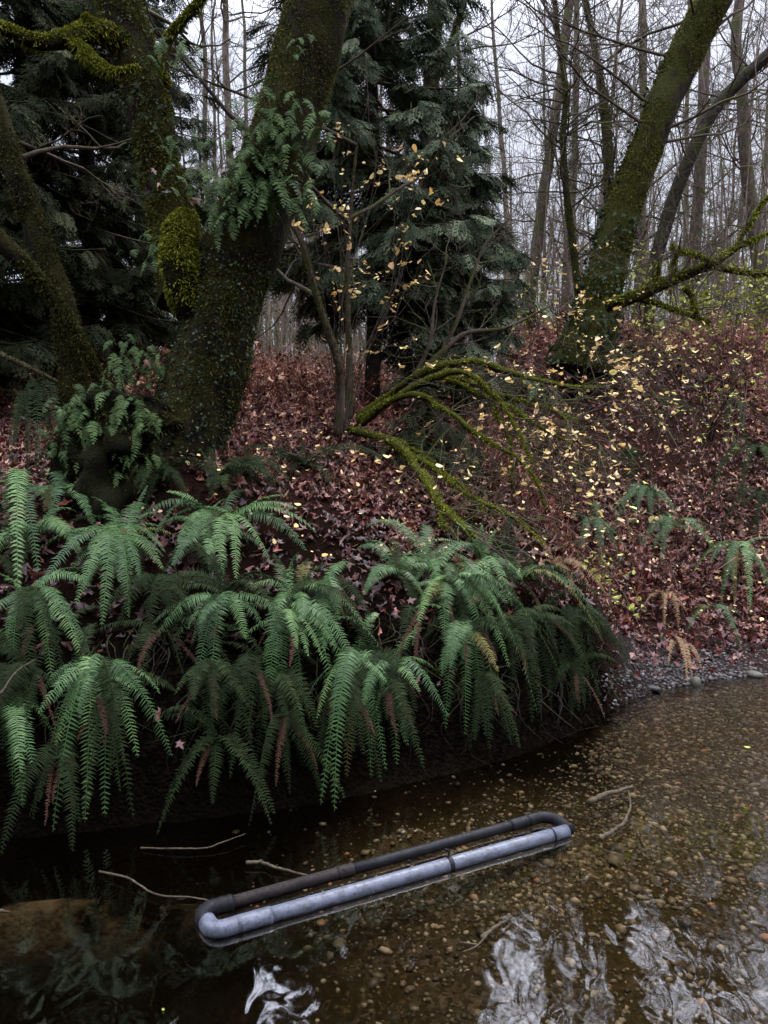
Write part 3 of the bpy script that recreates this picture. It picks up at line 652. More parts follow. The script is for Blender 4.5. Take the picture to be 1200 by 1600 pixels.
RIGHT_BANK = [
 (1150, 892, 'large sword fern on the red leaf slope above the gravel bar', [(1200, 840), (1083, 885), (1080, 898), (1127, 945), (1175, 960), (1205, 930), (1190, 870), (1215, 900), (1150, 950)], dict(extra=4)),
 (1052, 848, 'sword fern with flat spreading fronds above the withered tan fern', [(1115, 833), (1118, 866), (1000, 868), (1030, 880), (1085, 845), (1010, 850), (1060, 800)], dict(extra=3)),
 (1110, 985, 'small sword fern with a few fronds on the red leaves by the gravel', [(1160, 965), (1155, 1015), (1085, 950), (1100, 935)], dict(extra=1, dead=0)),
 (1185, 740, 'shaded clump of sword fern on the mossy hump at the right edge', [(1100, 800), (1130, 720), (1150, 790), (1200, 690), (1110, 760), (1210, 800), (1180, 690)], dict(extra=6, mat='fern_dull_shade')),
 (1045, 655, 'dull sword fern half buried in undergrowth on the right hillside', [(1020, 620), (1060, 615), (1085, 650), (1030, 690), (1075, 640)], dict(extra=4, mat='fern_dull_shade')),
 (835, 640, 'sword fern behind the arching mossy limbs', [(800, 600), (860, 590), (890, 640), (870, 620), (820, 600), (850, 665)], dict(extra=4)),
 (980, 740, 'dark sword fern in the gully below the yellow-leaved bush', [(960, 700), (1010, 720), (1020, 760), (950, 750), (990, 790)], dict(extra=3, mat='fern_dull_shade')),
 (930, 850, 'sword fern in the dark gully behind the bank tip', [(900, 820), (960, 830), (940, 900), (900, 880), (970, 880)], dict(extra=3)),
 (1195, 810, 'shaded sword fern at the right edge beneath the mossy hump', [(1140, 830), (1150, 790), (1180, 860), (1205, 780), (1120, 850)], dict(extra=6, mat='fern_dull_shade')),
 (1010, 800, 'sword fern between the gully and the mossy hump', [(970, 790), (985, 830), (1040, 790), (1030, 830), (1000, 770), (960, 830)], dict(extra=5)),
 (1150, 660, 'small dull sword fern high on the right slope', [(1120, 640), (1180, 650), (1165, 690), (1130, 690), (1190, 620)], dict(extra=4, mat='fern_dull_shade')),
 (900, 760, 'dull sword fern under the yellow-leaved bush', [(870, 750), (890, 800), (930, 790), (940, 740), (860, 790)], dict(extra=4, mat='fern_dull_shade')),
 (720, 620, 'small fern under the arch of the mossy limbs', [(700, 590), (740, 600), (755, 630), (690, 640)], dict(extra=3, mat='fern_dull_shade')),
]
for kk, (px, py, lab, tips, kw) in enumerate(RIGHT_BANK):
    ground_fern(px, py, lab, tips, seed=60 + kk, bias=SOUTH, group='sword ferns on the right slope and gully', rad=.62, lift=.22, **kw)
ground_fern(1037, 945, 'withered tan fern standing on the red leaves above the gravel bar', [(1000, 925), (1070, 930), (1020, 915), (1050, 912), (1040, 985), (1075, 960), (1005, 950), (1060, 985)], seed=80, mat='bracken', dead=0, extra=4, rad=.22, width=.05, npair=22, name='withered_fern')
ground_fern(1060, 1025, 'withered tan frond tuft trailing onto the gravel bar', [(1085, 1060), (1070, 1065), (1095, 1045), (1040, 1040)], seed=81, mat='bracken', dead=0, extra=2, rad=.15, width=.04, npair=20, name='withered_fern')
ground_fern(870, 895, 'withered tan and yellow fern on top of the right bank tip', [(930, 935), (960, 950), (900, 925), (905, 905), (945, 925)], seed=82, mat='bracken', dead=0, extra=3, rad=.3, name='withered_fern')

# ------------------------------------------------------------------ the big leaning maple
def pxpath(pts): return np.array([P(a, b, c) for a, b, c in pts])
def radii(pts, px): return np.array([q / 2 * np.dot(P(a, b, c) - CAM, CF) / FPX for (a, b, c), q in zip(pts, px)])
def rsm(r, n): return np.interp(np.linspace(0, 1, n), np.linspace(0, 1, len(r)), r)
YT = 6.3
base = G(290, 700); base[1] = YT; base[2] = gz(base[0], YT)
mt = thing('mossy_maple_tree', 'huge dark mossy maple leaning right, ferns growing in its fork', 'tree', base)
tp = [(250, 830, YT), (268, 745, YT), (290, 680, YT), (318, 590, YT), (345, 500, YT), (368, 420, YT), (402, 320, YT), (440, 220, YT), (472, 110, YT), (500, 0, YT), (530, -130, YT + .1), (570, -300, YT + .3), (610, -520, YT + .6)]
tw = [230, 165, 130, 118, 114, 114, 112, 106, 100, 96, 92, 78, 55]
mb = MB(); ms_ = MB(); iv = MB()
V, Nr = tube(mb, catmull(pxpath(tp), 110), rsm(radii(tp, tw), 110), 44, .13, 3.2, 1)
mu_ = MB(); fuzz(ms_, V[15:60], Nr[15:60], 9000, .022, .008, .25, 2, 2.5, -.05); fuzz(mu_, V[56:100], Nr[56:100], 11000, .018, .006, .25, 3, 2.5, -.15)
part('trunk', mb, M['maple_bark'], mt)
def ivy_on(mb_, V, Nr, count, size, seed, out=.02):
    g = np.random.default_rng(seed); n_, k_ = V.shape[:2]; i = g.integers(0, n_ - 1, count); j = g.integers(0, k_, count)
    leaves_at(mb_, V[i, j] + Nr[i, j] * g.uniform(.005, out, (count, 1)) + g.normal(0, .02, (count, 3)), np.full(count, size), IVY, seed, Nr[i, j] + np.array([0, 0, .4]), .5)
ivy_on(iv, V[2:48], Nr[2:48], 3800, .022, 3, .03)
sp_ = [(300, 470, YT + .12), (290, 420, YT + .15), (272, 350, YT + .2), (252, 270, YT + .25), (236, 190, YT + .3), (212, 100, YT + .3), (188, 10, YT + .3), (165, -120, YT + .3), (150, -330, YT + .4)]
sw = [110, 100, 76, 66, 68, 70, 66, 58, 42]
mb = MB(); V2, Nr2 = tube(mb, catmull(pxpath(sp_), 80), rsm(radii(sp_, sw), 80), 36, .15, 3.5, 5)
part('limb', mb, M['maple_bark'], mt, 'left fork of the trunk'); fuzz(mu_, V2, Nr2, 13000, .026, .008, .25, 7, 3.0, -.05)
ivy_on(iv, V2[25:75], Nr2[25:75], 700, .03, 8, .05)
limbs = [([(205, 75, 6.55), (150, 50, 6.35), (110, 60, 6.2), (60, 66, 6.1), (0, 44, 6.0), (-60, 30, 6.0)], [44, 34, 26, 22, 18, 14]),
         ([(100, 62, 6.2), (130, 82, 6.15), (155, 104, 6.1), (180, 113, 6.05), (217, 106, 6.0)], [20, 20, 16, 8, 4]),
         ([(255, 130, 6.6), (262, 70, 6.6), (285, 35, 6.6), (315, 0, 6.6), (340, -40, 6.6)], [16, 13, 12, 10, 8]),
         ([(150, 60, 6.35), (140, 40, 6.3), (130, 28, 6.28)], [18, 20, 14])]
bl_ = MB()
for pts, wd in limbs:
    mb = MB(); Vl, Nl = tube(mb, catmull(pxpath(pts), 40), rsm(radii(pts, wd), 40), 14, .16, 6, 9)
    part('limb', mb, M['mossy_bark'], mt); fuzz(bl_, Vl, Nl, 3500, .032, .009, .8, 11, 4, -.3)
st_ = [(330, 520, 6.45), (302, 475, 6.22), (284, 430, 6.10), (278, 395, 6.05), (283, 362, 6.05), (294, 334, 6.12)]
mb = MB(); Vs, Ns = tube(mb, catmull(pxpath(st_), 30), rsm(radii(st_, [70, 62, 57, 54, 50, 26]), 30), 24, .22, 7, 12)
part('stub', mb, M['maple_bark'], mt, 'broken stub thick with bright moss')
bm_ = MB(); fuzz(bm_, Vs[5:], Ns[5:], 9000, .026, .009, .9, 13, 6, -.5); part('moss', bm_, M['moss'], mt, 'bright cushion moss on the stub', 'stuff')
part('moss', ms_, M['moss_dark'], mt, None, 'stuff'); part('moss', mu_, M['moss_mid'], mt, None, 'stuff'); part('moss', bl_, M['moss'], mt, 'bright moss on the side limbs', 'stuff'); part('ivy', iv, M['ivy'], mt, None, 'stuff')
# upper boughs and twigs of the maple, above the frame (they shade the bank and show in the water)
def branchlets(mb, start, d, L, r, lev, g, k=5, up=.15, nsub=(4, 7), spread=.9):
    n_ = 7; pts = [np.array(start, float)]; dd = norm(np.array(d, float))
    for i in range(n_ - 1):
        dd = norm(dd + g.normal(0, .16, 3) + np.array([0, 0, up * .3])); pts.append(pts[-1] + dd * L / (n_ - 1))
    pts = np.array(pts); tube(mb, pts, np.linspace(r, r * .35, n_), k if lev > 1 else 3, cap=False)
    if lev <= 0: return
    for s in range(int(g.integers(*nsub))):
        u = g.uniform(.25, .98); i = min(int(u * (n_ - 1)), n_ - 2); q = pts[i] + (pts[i + 1] - pts[i]) * (u * (n_ - 1) - i)
        td = norm(pts[i + 1] - pts[i]); nd = norm(td * .6 + g.normal(0, spread * .6, 3) + np.array([0, 0, up]))
        branchlets(mb, q, nd, L * g.uniform(.35, .65) * (1.1 - u * .4), max(r * .45, .003), lev - 1, g, k, up, nsub, spread)
mb = MB(); gg = np.random.default_rng(31); topc = catmull(pxpath(tp), 110); topl = catmull(pxpath(sp_), 80)
for q, k_ in ((topc, 12), (topl, 10)):
    for s in range(k_):
        i = int(gg.integers(int(len(q) * .80), len(q))); a = gg.uniform(0, 6.28)
        branchlets(mb, q[i], (math.cos(a), math.sin(a), gg.uniform(.1, .9)), gg.uniform(1.6, 3.2), .05, 3, gg)
part('crown', mb, M['twig'], mt)

# ------------------------------------------------------------------ polypody ferns rooted on bark and stump
def polypody(p, label, nf, L, seed, tips=None, group='polypody ferns on the big maple', mat='polypody', facing=-math.pi / 2):
    t = thing('licorice_fern', label, 'fern', p, group); g = np.random.default_rng(seed)
    L = L * 1.25
    for k in range(int(nf * 1.9)):
        a = facing + g.normal(0, .9); ln = L * g.uniform(.6, 1.2)
        d = np.array([math.cos(a) * .8, math.sin(a) * .75, 0])
        b0 = p + g.normal(0, 1, 3) * [L * .55, L * .10, L * .45]
        tip = b0 + d * ln * g.uniform(.5, .9) + np.array([0, 0, -ln * g.uniform(.2, .95)])
        mb = MB(); frond(mb, (b0, b0 + .3 * (tip - b0) + [0, 0, .35 * ln], b0 + .75 * (tip - b0) + [0, 0, .3 * ln], tip), L * .27, 11, int(g.integers(1 << 30)), True)
        part('frond', mb, M[mat], t)
POLY = [(432, 165, 'licorice fern clump highest on the maple trunk', 13, .20), (415, 215, 'licorice fern clump spilling over the upper crook of the maple', 15, .22),
        (452, 235, 'licorice fern clump on the right side of the leaning trunk', 9, .20), (400, 262, 'dense licorice fern clump in the middle of the maple crook', 15, .22),
        (362, 290, 'licorice fern clump drooping at the left of the maple crook', 13, .20), (325, 292, 'licorice fern with red dead leaves in the maple fork', 11, .18),
        (432, 290, 'licorice fern with long pale fronds sweeping right below the crook', 10, .26), (240, 385, 'pale licorice fern left of the bright moss stub', 9, .17),
        (205, 560, 'shaded licorice fern low on the left side of the maple', 12, .18), (240, 560, 'licorice fern trailing beside red leaves low on the trunk', 9, .15),
        (470, 75, 'tiny licorice fern high on the bare part of the leaning trunk', 4, .12), (490, 205, 'pale licorice fern tuft at the right edge of the leaning trunk', 5, .18), (215, 290, 'yellowish licorice fern on the left fork', 9, .16),
        (270, 215, 'licorice fern on the right side of the left fork', 8, .17), (265, 85, 'licorice fern high on the left fork', 8, .18), (222, 160, 'small licorice fern on the face of the left fork', 7, .13), (345, 330, 'dark licorice fern hanging in the hollow below the crook', 7, .16)]
for kk, (px, py, lab, nf, L) in enumerate(POLY):
    yq = YT - .33 if px > 300 else YT - .05
    if py > 500: yq = YT - .12
    polypody(P(px, py, yq), lab, nf, L, 200 + kk, mat='fern_dull_shade' if 'yellowish' in lab or 'face' in lab else 'polypody')

# ------------------------------------------------------------------ stump beside the maple
sb = G(165, 775); st = thing('mossy_stump', 'black mossy stump capped with ferns and red leaves', 'stump', sb)
mb = MB(); cpts = [sb + np.array([0, .25, -.2]), sb + np.array([0, .25, .25]), sb + np.array([.02, .27, .55]), sb + np.array([.03, .3, .70]), sb + np.array([.03, .32, .76])]
V, Nr = tube(mb, catmull(cpts, 24), rsm([.46, .40, .35, .28, .10], 24), 44, .55, 6, 17); part('trunk', mb, M['stump_black'], st)
mb = MB(); fuzz(mb, V, Nr, 5000, .024, .008, .2, 19, 5, .15); part('moss', mb, M['moss_dark'], st, None, 'stuff')
for kk, (px, py, lab, nf, L) in enumerate([(150, 632, 'bright licorice fern clump on the front of the stump', 14, .20), (190, 650, 'licorice fern clump on the right shoulder of the stump', 12, .19), (110, 660, 'licorice fern clump on the left shoulder of the stump', 11, .19),
                                           (155, 675, 'licorice fern hanging in the dark front hollow of the stump', 7, .17), (215, 665, 'licorice fern between stump and maple trunk', 8, .16), (105, 690, 'licorice fern drooping lowest on the stump', 6, .17), (135, 715, 'licorice fern low on the dark left face of the stump', 9, .16), (205, 720, 'licorice fern low on the right face of the stump', 9, .16)]):
    polypody(P(px, py, sb[1] - .02), lab, nf, L, 260 + kk, group='polypody ferns on the stump')

# ------------------------------------------------------------------ mossy stems at the left edge
def mossy_stem(pts, wd, label, name='mossy_tree', mat='maple_bark', moss='moss_dark', nf=6000, k=18, crown=0, seed=0, ln=.026, cat='tree', smooth_n=60):
    b = np.array(P(*pts[0])); t = thing(name, label, cat, b); mb = MB(); ms2 = MB()
    V, Nr = tube(mb, catmull(pxpath(pts), smooth_n), rsm(radii(pts, wd), smooth_n), k, .14, 5, seed + 3); part('trunk', mb, M[mat], t)
    fuzz(ms2, V, Nr, nf, ln, .009, .6, seed + 5, 4, -.15); part('moss', ms2, M[moss], t, None, 'stuff')
    if crown:
        mb = MB(); g = np.random.default_rng(seed); q = catmull(pxpath(pts), smooth_n)
        for s in range(crown):
            i = int(g.integers(int(smooth_n * .45), smooth_n)); a = g.uniform(0, 6.28)
            branchlets(mb, q[i], (math.cos(a), math.sin(a), g.uniform(.2, .8)), g.uniform(1.0, 2.5), .025, 3, g)
        part('crown', mb, M['twig'], t)
    return t, V, Nr
mossy_stem([(118, 650, 7.0), (112, 560, 7.0), (98, 480, 7.0), (62, 375, 6.95), (30, 285, 6.9), (2, 195, 6.9), (-40, 60, 6.9), (-80, -120, 6.9)], [46, 40, 38, 36, 34, 32, 28, 24], 'slim mossy tree leaning left at the left edge of the photo', crown=6, seed=41)
mossy_stem([(170, 610, 6.8), (150, 575, 6.8), (118, 520, 6.75), (75, 455, 6.7), (20, 395, 6.6), (-40, 340, 6.5)], [12, 14, 18, 24, 28, 30], 'low mossy limb slanting across the foot of the slim left tree', 'mossy_limb', cat='branch', seed=43, nf=3500)
mossy_stem([(-10, 548, 6.2), (40, 572, 6.2), (90, 597, 6.3)], [9, 8, 6], 'thin bare stick slanting down left of the slim mossy tree', 'bare_stick', mat='hazel_bark', cat='stick', seed=44, nf=300, ln=.012, k=8)

# ------------------------------------------------------------------ conifers
def spray_tpl(seed, droop=.35):
    g = np.random.default_rng(seed); v = []; t = []
    def rh(p, d, L, wd):
        q = np.array([-d[1], d[0], 0]); b = len(v); m = p + d * L * .45; e = p + d * L
        for x in (p, m + q * wd, e, m - q * wd): v.append([x[0], x[1], x[2] - droop * (x[0] ** 2 + .6 * x[1] ** 2)])
        t.extend([[b, b + 1, b + 2], [b, b + 2, b + 3]])
    rh(np.zeros(3), np.array([1, 0, 0]), 1.0, .018)
    for i in range(11):
        s = .08 + .84 * i / 10; sg = 1 if i % 2 else -1; L = .50 * math.sin(math.pi * min(.95, .18 + s * .80)) * g.uniform(.75, 1.1) + .06
        a = sg * g.uniform(.6, .85); d = np.array([math.cos(a), math.sin(a), 0]); p = np.array([s, 0, 0]); rh(p, d, L, .026)
        for k in range(4):
            u = .25 + .2 * k; a2 = a + (1 if k % 2 else -1) * g.uniform(.5, .8); rh(p + d * L * u, np.array([math.cos(a2), math.sin(a2), 0]), L * .42 * (1.1 - u * .6), .020)
    return np.array(v), np.array(t)
SPR = [spray_tpl(s) for s in range(4)]
def conifer(base, H, rb, seed, label, mat='cedar', nb=120, h0=.5, size=.42, dens=1.0, trunk_r=.13, bare=0.0, moss=None, top=1.0, group=None, name='cedar_tree', dead=0):
    g = np.random.default_rng(seed); t = thing(name, label, 'tree', base, group); tm = MB(); bm2 = MB(); cr = MB()
    hp = np.linspace(-.2, H, 16); ctr = np.c_[base[0] + .06 * np.sin(hp * .7), base[1] + .05 * np.cos(hp * .5), base[2] + hp]
    tube(tm, ctr, np.linspace(trunk_r, .02, 16), 14, .12, 4, seed); part('trunk', tm, M['dark_bark'], t)
    O = []; A = []; S = []
    for b in range(nb):
        u = (b + g.random()) / nb; h = h0 + (H - h0) * u ** 1.05; a = b * 2.399 + g.normal(0, .3)
        Lb = rb * (1 - u * .88) * g.uniform(.7, 1.12) * (0.75 + .35 * math.sin(min(u * 8, 1.57)))
        n_ = 8; s = np.linspace(0, 1, n_); dz = (-.30 * s - .10 * s * s + .22 * s ** 3) * Lb
        q = np.c_[base[0] + math.cos(a) * Lb * s + .04 * g.normal(0, 1, n_) * s, base[1] + math.sin(a) * Lb * s, base[2] + h + dz]
        tube(bm2, q, np.linspace(.016, .004, n_) * (.6 + Lb / 2), 4, cap=False)
        if u < bare: continue
        ns = int(max(4, 17 * Lb * dens))
        for k in range(ns):
            v_ = g.uniform(.18, 1.0); i = min(int(v_ * (n_ - 1)), n_ - 2); o = q[i] + (q[i + 1] - q[i]) * (v_ * (n_ - 1) - i)
            da = a + (0 if v_ > .93 else g.choice([-1, 1]) * g.uniform(.3, 1.2)); O.append(o); A.append((math.cos(da), math.sin(da), g.uniform(-.95, -.15)))
            S.append(size * g.uniform(.6, 1.2) * (1 - .35 * u))
    O = np.array(O); A = norm(np.array(A)); S = np.array(S)
    which = g.integers(0, 4, len(O))
    for w_ in range(4):
        k = which == w_; o, a, s = O[k], A[k], S[k]; m = len(o)
        lat = norm(np.cross(a, [0, 0, 1.0]) + g.normal(0, .28, (m, 3))); nn = np.cross(lat, a)
        tv, tt = SPR[w_]
        Vv = o[:, None] + s[:, None, None] * (tv[None, :, 0:1] * a[:, None] + tv[None, :, 1:2] * lat[:, None] + tv[None, :, 2:3] * nn[:, None])
        cr.add(Vv.reshape(-1, 3), (tt[None] + (np.arange(m) * len(tv))[:, None, None]).reshape(-1, 3), None, np.repeat(g.random(m), len(tv)))
    for b in range(dead):
        h = g.uniform(.2, H * .5); a = g.uniform(0, 6.28); L = g.uniform(.5, 1.4)
        branchlets(bm2, (base[0], base[1], base[2] + h), (math.cos(a), math.sin(a), g.uniform(-.3, .1)), L, .012, 2, g, 4, -.05)
    part('branches', bm2, M['twig'], t, None); part('crown', cr, M[mat], t, None)
    return t
cb = P(580, 622, 10.0); cb[2] = gz(cb[0], 10.0)
conifer(cb, 12.5, 1.75, 51, 'dense young cedar with drooping sprays at the centre of the photo', nb=180, h0=1.5, size=.36, dens=2.5, trunk_r=.11)
cb2 = P(715, 560, 10.6); cb2[2] = gz(cb2[0], 10.6)
conifer(cb2, 5.4, 1.2, 52, 'short bushy cedar at the right side of the tall central cedar', nb=80, h0=.6, size=.38, dens=2.0, trunk_r=.07)
for (px, Yc, H, rb, sd_, lab, dn) in [(55, 9.6, 13, 2.1, 53, 'dark cedar behind the slim mossy tree at far left', .95), (140, 10.8, 14, 2.0, 54, 'dark cedar between the far left cedar and the maple fork', .9),
                                       (222, 13.5, 12, 1.7, 55, 'dark cedar showing behind the maple fork', .8), (-70, 8.4, 11, 2.0, 56, 'dark cedar cut by the left edge of the photo', .9)]:
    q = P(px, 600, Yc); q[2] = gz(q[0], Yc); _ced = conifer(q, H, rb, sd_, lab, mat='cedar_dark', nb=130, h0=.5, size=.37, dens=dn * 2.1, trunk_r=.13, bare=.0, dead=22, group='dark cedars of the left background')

q = P(318, 560, 15.5); q[2] = gz(q[0], 15.5)
conifer(q, 5.2, 1.0, 59, 'small pale green cedar seen between the maple forks', nb=60, h0=.3, size=.36, dens=1.6, trunk_r=.06)
# cedars on the photographer's own bank, left of and behind him: they keep the undercut bank in deep shade
for (x_, y_, sc_, rz_) in [(-5.6, -2.6, 1.5, .5), (-3.0, -4.4, 1.6, 2.0), (.2, -5.0, 1.6, 3.3), (3.4, -5.6, 1.4, 4.5)]:
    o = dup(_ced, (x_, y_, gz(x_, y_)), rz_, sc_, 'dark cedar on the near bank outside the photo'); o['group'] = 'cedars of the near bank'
# ------------------------------------------------------------------ vine maple: mossy arching limbs
vb = G(555, 668); vm = thing('vine_maple', 'vine maple of arching bright mossy limbs spreading low over the gully', 'shrub', vb)
ARCH = [([(560, 652, 7.9), (600, 625, 7.8), (650, 588, 7.6), (700, 572, 7.5), (740, 567, 7.5), (790, 580, 7.6), (850, 598, 7.8), (900, 606, 8.0), (940, 604, 8.1)], [16, 16, 15, 14, 13, 12, 10, 6, 3]),
        ([(560, 658, 7.8), (620, 620, 7.5), (680, 590, 7.3), (725, 586, 7.2), (762, 612, 7.1), (790, 642, 7.0), (815, 682, 6.9), (832, 725, 6.8)], [15, 14, 13, 12, 11, 10, 8, 4]),
        ([(566, 662, 7.7), (600, 632, 7.5), (640, 618, 7.3), (665, 624, 7.2), (705, 650, 7.0), (760, 692, 6.8), (802, 716, 6.7), (832, 747, 6.6), (852, 792, 6.6)], [14, 13, 12, 11, 10, 9, 7, 5, 3]),
        ([(690, 592, 7.4), (720, 603, 7.3), (770, 630, 7.2), (830, 662, 7.1), (895, 695, 7.1)], [10, 10, 9, 7, 3]),
        ([(548, 672, 7.7), (600, 685, 7.2), (640, 706, 6.9), (670, 742, 6.5), (695, 790, 6.1), (718, 815, 5.9), (742, 840, 5.75)], [16, 18, 18, 19, 18, 15, 8]),
        ([(640, 708, 6.9), (680, 738, 6.6), (725, 772, 6.3), (790, 806, 6.1), (850, 848, 5.9)], [10, 9, 8, 6, 3]),
        ([(600, 684, 7.2), (635, 690, 7.0), (680, 715, 6.9), (720, 745, 6.7), (760, 800, 6.5)], [9, 8, 7, 6, 3]),
        ([(770, 630, 7.1), (785, 670, 7.0), (795, 720, 6.9), (800, 760, 6.8)], [8, 7, 5, 3]),
        ([(700, 588, 7.4), (745, 600, 7.3), (800, 625, 7.2), (860, 640, 7.2), (905, 660, 7.2)], [8, 8, 7, 5, 2]),
        ([(697, 792, 6.1), (690, 815, 6.0), (700, 830, 5.9)], [13, 11, 8])]
ms_ = MB(); tw_ = MB(); gg = np.random.default_rng(61)
for pts, wd in ARCH:
    mb = MB(); q = catmull(pxpath(pts), 50); q = q + np.cumsum(gg.normal(0, .006, (50, 3)), 0) * np.sin(np.linspace(0, math.pi, 50))[:, None]; V, Nr = tube(mb, q, (lambda r_: r_ * (1 + .18 * np.sin(np.linspace(0, 23, 50) + pts[0][0])))(rsm(radii(pts, wd), 50)) * .78, 10, .25, 9, 4); part('limb', mb, M['limb_moss'], vm)
    fuzz(ms_, V, Nr, int(800 + 70 * len(pts)), .020, .007, .9, int(gg.integers(999)), 7, .05)
    for s in range(16):
        i = int(gg.integers(12, 50)); branchlets(tw_, q[i], gg.normal(0, 1, 3) * [1, .8, .5] + [.6, -.1, -.25], gg.uniform(.25, .8), .006, 2, gg, 4, -.05, (2, 4))
UP = [([(575, 655, 7.9), (640, 600, 8.0), (690, 550, 8.1), (730, 520, 8.2), (790, 512, 8.3), (860, 478, 8.4)], [12, 11, 9, 7, 5, 3]),
      ([(690, 550, 8.1), (715, 500, 8.2), (735, 440, 8.3), (760, 380, 8.4), (800, 340, 8.5)], [7, 6, 5, 4, 2]),
      ([(640, 600, 8.0), (670, 540, 8.0), (680, 470, 8.1), (700, 400, 8.2)], [7, 6, 4, 2])]
for pts, wd in UP:
    mb = MB(); q = catmull(pxpath(pts), 40); V, Nr = tube(mb, q, rsm(radii(pts, wd), 40), 8, .1, 8, 4); part('limb', mb, M['hazel_bark'], vm)
    for s in range(14):
        i = int(gg.integers(10, 40)); branchlets(tw_, q[i], gg.normal(0, 1, 3) * [1, .6, .5] + [.3, 0, .4], gg.uniform(.3, .9), .006, 2, gg, 4, .1, (2, 4))
part('moss', ms_, M['moss'], vm, None, 'stuff'); part('twigs', tw_, M['twig'], vm)

ub = P(665, 700, 7.6); ub[2] = gz(ub[0], 7.6)
conifer(ub, .75, .75, 58, 'low dark evergreen bush under the arch of mossy limbs', mat='cedar_dark', nb=40, h0=.05, size=.24, dens=1.3, trunk_r=.03, name='evergreen_bush')
# ------------------------------------------------------------------ yellow-leaved shrubs
def shrub(base, label, clusters, seed, leaf='yellow', size=.058, stem_r=.010, name='hazel_shrub', bark='twig', arch=.25, per=14, mains=None):
    """clusters: (px, py, Y, spread_px, n): leafy sprays read from the photograph, each on its own arching stem"""
    g = np.random.default_rng(seed); t = thing(name, label, 'shrub', base); sm = MB(); lf = MB(); L = []; TI = []
    b = np.asarray(base, float)
    for (px, py, Yc, sp, nn) in clusters:
        c = P(px, py, Yc); D_ = c - b; Ln = np.linalg.norm(D_)
        m = b + D_ * .5 + np.array([0, 0, arch * Ln]) + g.normal(0, .05 * Ln, 3)
        q = catmull([b + g.normal(0, .04, 3) * [1, 1, 0], b + D_ * .22 + [0, 0, arch * .8 * Ln], m, b + D_ * .8 + [0, 0, arch * .7 * Ln], c], 26)
        tube(sm, q, np.linspace(stem_r, .0025, 26), 5, cap=False)
        for k in range(max(1, int(nn * (1.2 if leaf == 'yellow' else 1.2)) // 4)):
            i = int(g.integers(12, 26)); tgt = P(px + g.normal(0, sp * 1.35), py + g.normal(0, sp), Yc + g.normal(0, .3)); q0 = q[i]
            z = catmull([q0, (q0 + tgt) / 2 + g.normal(0, .06, 3) + [0, 0, .05], tgt], 9); tube(sm, z, np.linspace(.0035, .0012, 9), 3, cap=False)
            for r_ in range(4):
                u = g.uniform(.35, 1.0); j = min(int(u * 8), 7); L.append(z[j] + (z[j + 1] - z[j]) * (u * 8 - j) + g.normal(0, .015, 3)); 
    L = np.array(L); leaves_at(lf, L, size * np.random.default_rng(seed).uniform(.6, 1.25, len(L)), OVATE, seed, None, .5, None, (.6, 1.1), .8)
    part('stems', sm, M[bark], t); part('leaves', lf, M[leaf], t)
    return t
hb = G(533, 682)
shrub(hb, 'thin upright hazel with scattered yellow leaves in front of the cedar', [(480, 290, 7.4, 22, 16), (520, 200, 7.6, 25, 14), (590, 235, 7.7, 45, 24), (640, 240, 7.9, 40, 14), (665, 265, 8.0, 35, 12), (500, 320, 7.4, 35, 24), (470, 330, 7.3, 25, 14), (560, 330, 7.6, 40, 16), (545, 400, 7.6, 40, 18), (620, 380, 7.8, 55, 12), (615, 465, 7.8, 30, 26), (655, 440, 7.9, 20, 10), (520, 460, 7.5, 25, 14), (575, 390, 7.6, 30, 12), (660, 350, 8, 40, 10), (545, 540, 7.7, 20, 10)], 71, arch=.03, stem_r=.0055)
g2 = G(860, 780)
shrub(g2, 'wide hazel bush strewn with yellow leaves over the gully', [(720, 590, 7.2, 30, 26), (690, 578, 7.3, 30, 14), (800, 600, 7.4, 40, 26), (850, 640, 7.4, 40, 26), (760, 690, 6.9, 40, 20), (840, 700, 7.0, 45, 30), (900, 690, 7.2, 40, 30), (930, 610, 7.8, 40, 22), (860, 740, 6.8, 50, 30), (800, 750, 6.6, 40, 18), (910, 760, 6.8, 40, 26), (960, 700, 7.3, 30, 16), (880, 800, 6.5, 50, 26), (970, 800, 6.6, 35, 22), (1000, 730, 7.2, 30, 14), (990, 850, 6.4, 30, 18), (640, 750, 6.4, 30, 14), (700, 745, 6.5, 25, 22), (660, 690, 6.9, 30, 12), (780, 560, 8.0, 40, 12)], 72, arch=.18)
g3 = G(905, 600)
shrub(g3, 'hazel sprays of yellow leaves in front of the right leaning tree', [(930, 470, 10, 20, 18), (890, 480, 10, 30, 12), (950, 500, 9.8, 30, 12), (860, 450, 10.5, 40, 20), (830, 400, 10.5, 40, 16), (880, 540, 9.4, 40, 26), (960, 545, 9.4, 40, 24), (1010, 590, 9, 40, 20), (985, 600, 8.8, 35, 26), (1000, 625, 8.6, 30, 24), (940, 570, 9, 40, 20), (760, 470, 9.5, 40, 14), (790, 430, 9.8, 40, 14), (1040, 540, 9.4, 40, 20), (900, 380, 10.5, 30, 10), (1080, 580, 9.4, 45, 22), (1040, 640, 8.8, 40, 22), (1120, 600, 9.2, 40, 16), (1060, 700, 8.2, 40, 20), (1110, 520, 10, 40, 18), (1160, 580, 9.5, 40, 14)], 73, arch=.1)
g4 = G(1110, 690)
shrub(g4, 'low shrub with yellow-green leaves on the right hillside', [(1060, 540, 10, 40, 26), (1110, 560, 10, 40, 20), (1130, 625, 9.2, 35, 30), (1080, 620, 9.2, 30, 16), (1170, 640, 9, 30, 18), (1180, 560, 10, 40, 20), (1050, 500, 11, 40, 22), (1150, 690, 8.6, 30, 12), (1085, 505, 11, 40, 20)], 74, leaf='lime', size=.05, arch=.1)
g5 = P(1150, 520, 13.0); g5[2] = gz(g5[0], 13.0)
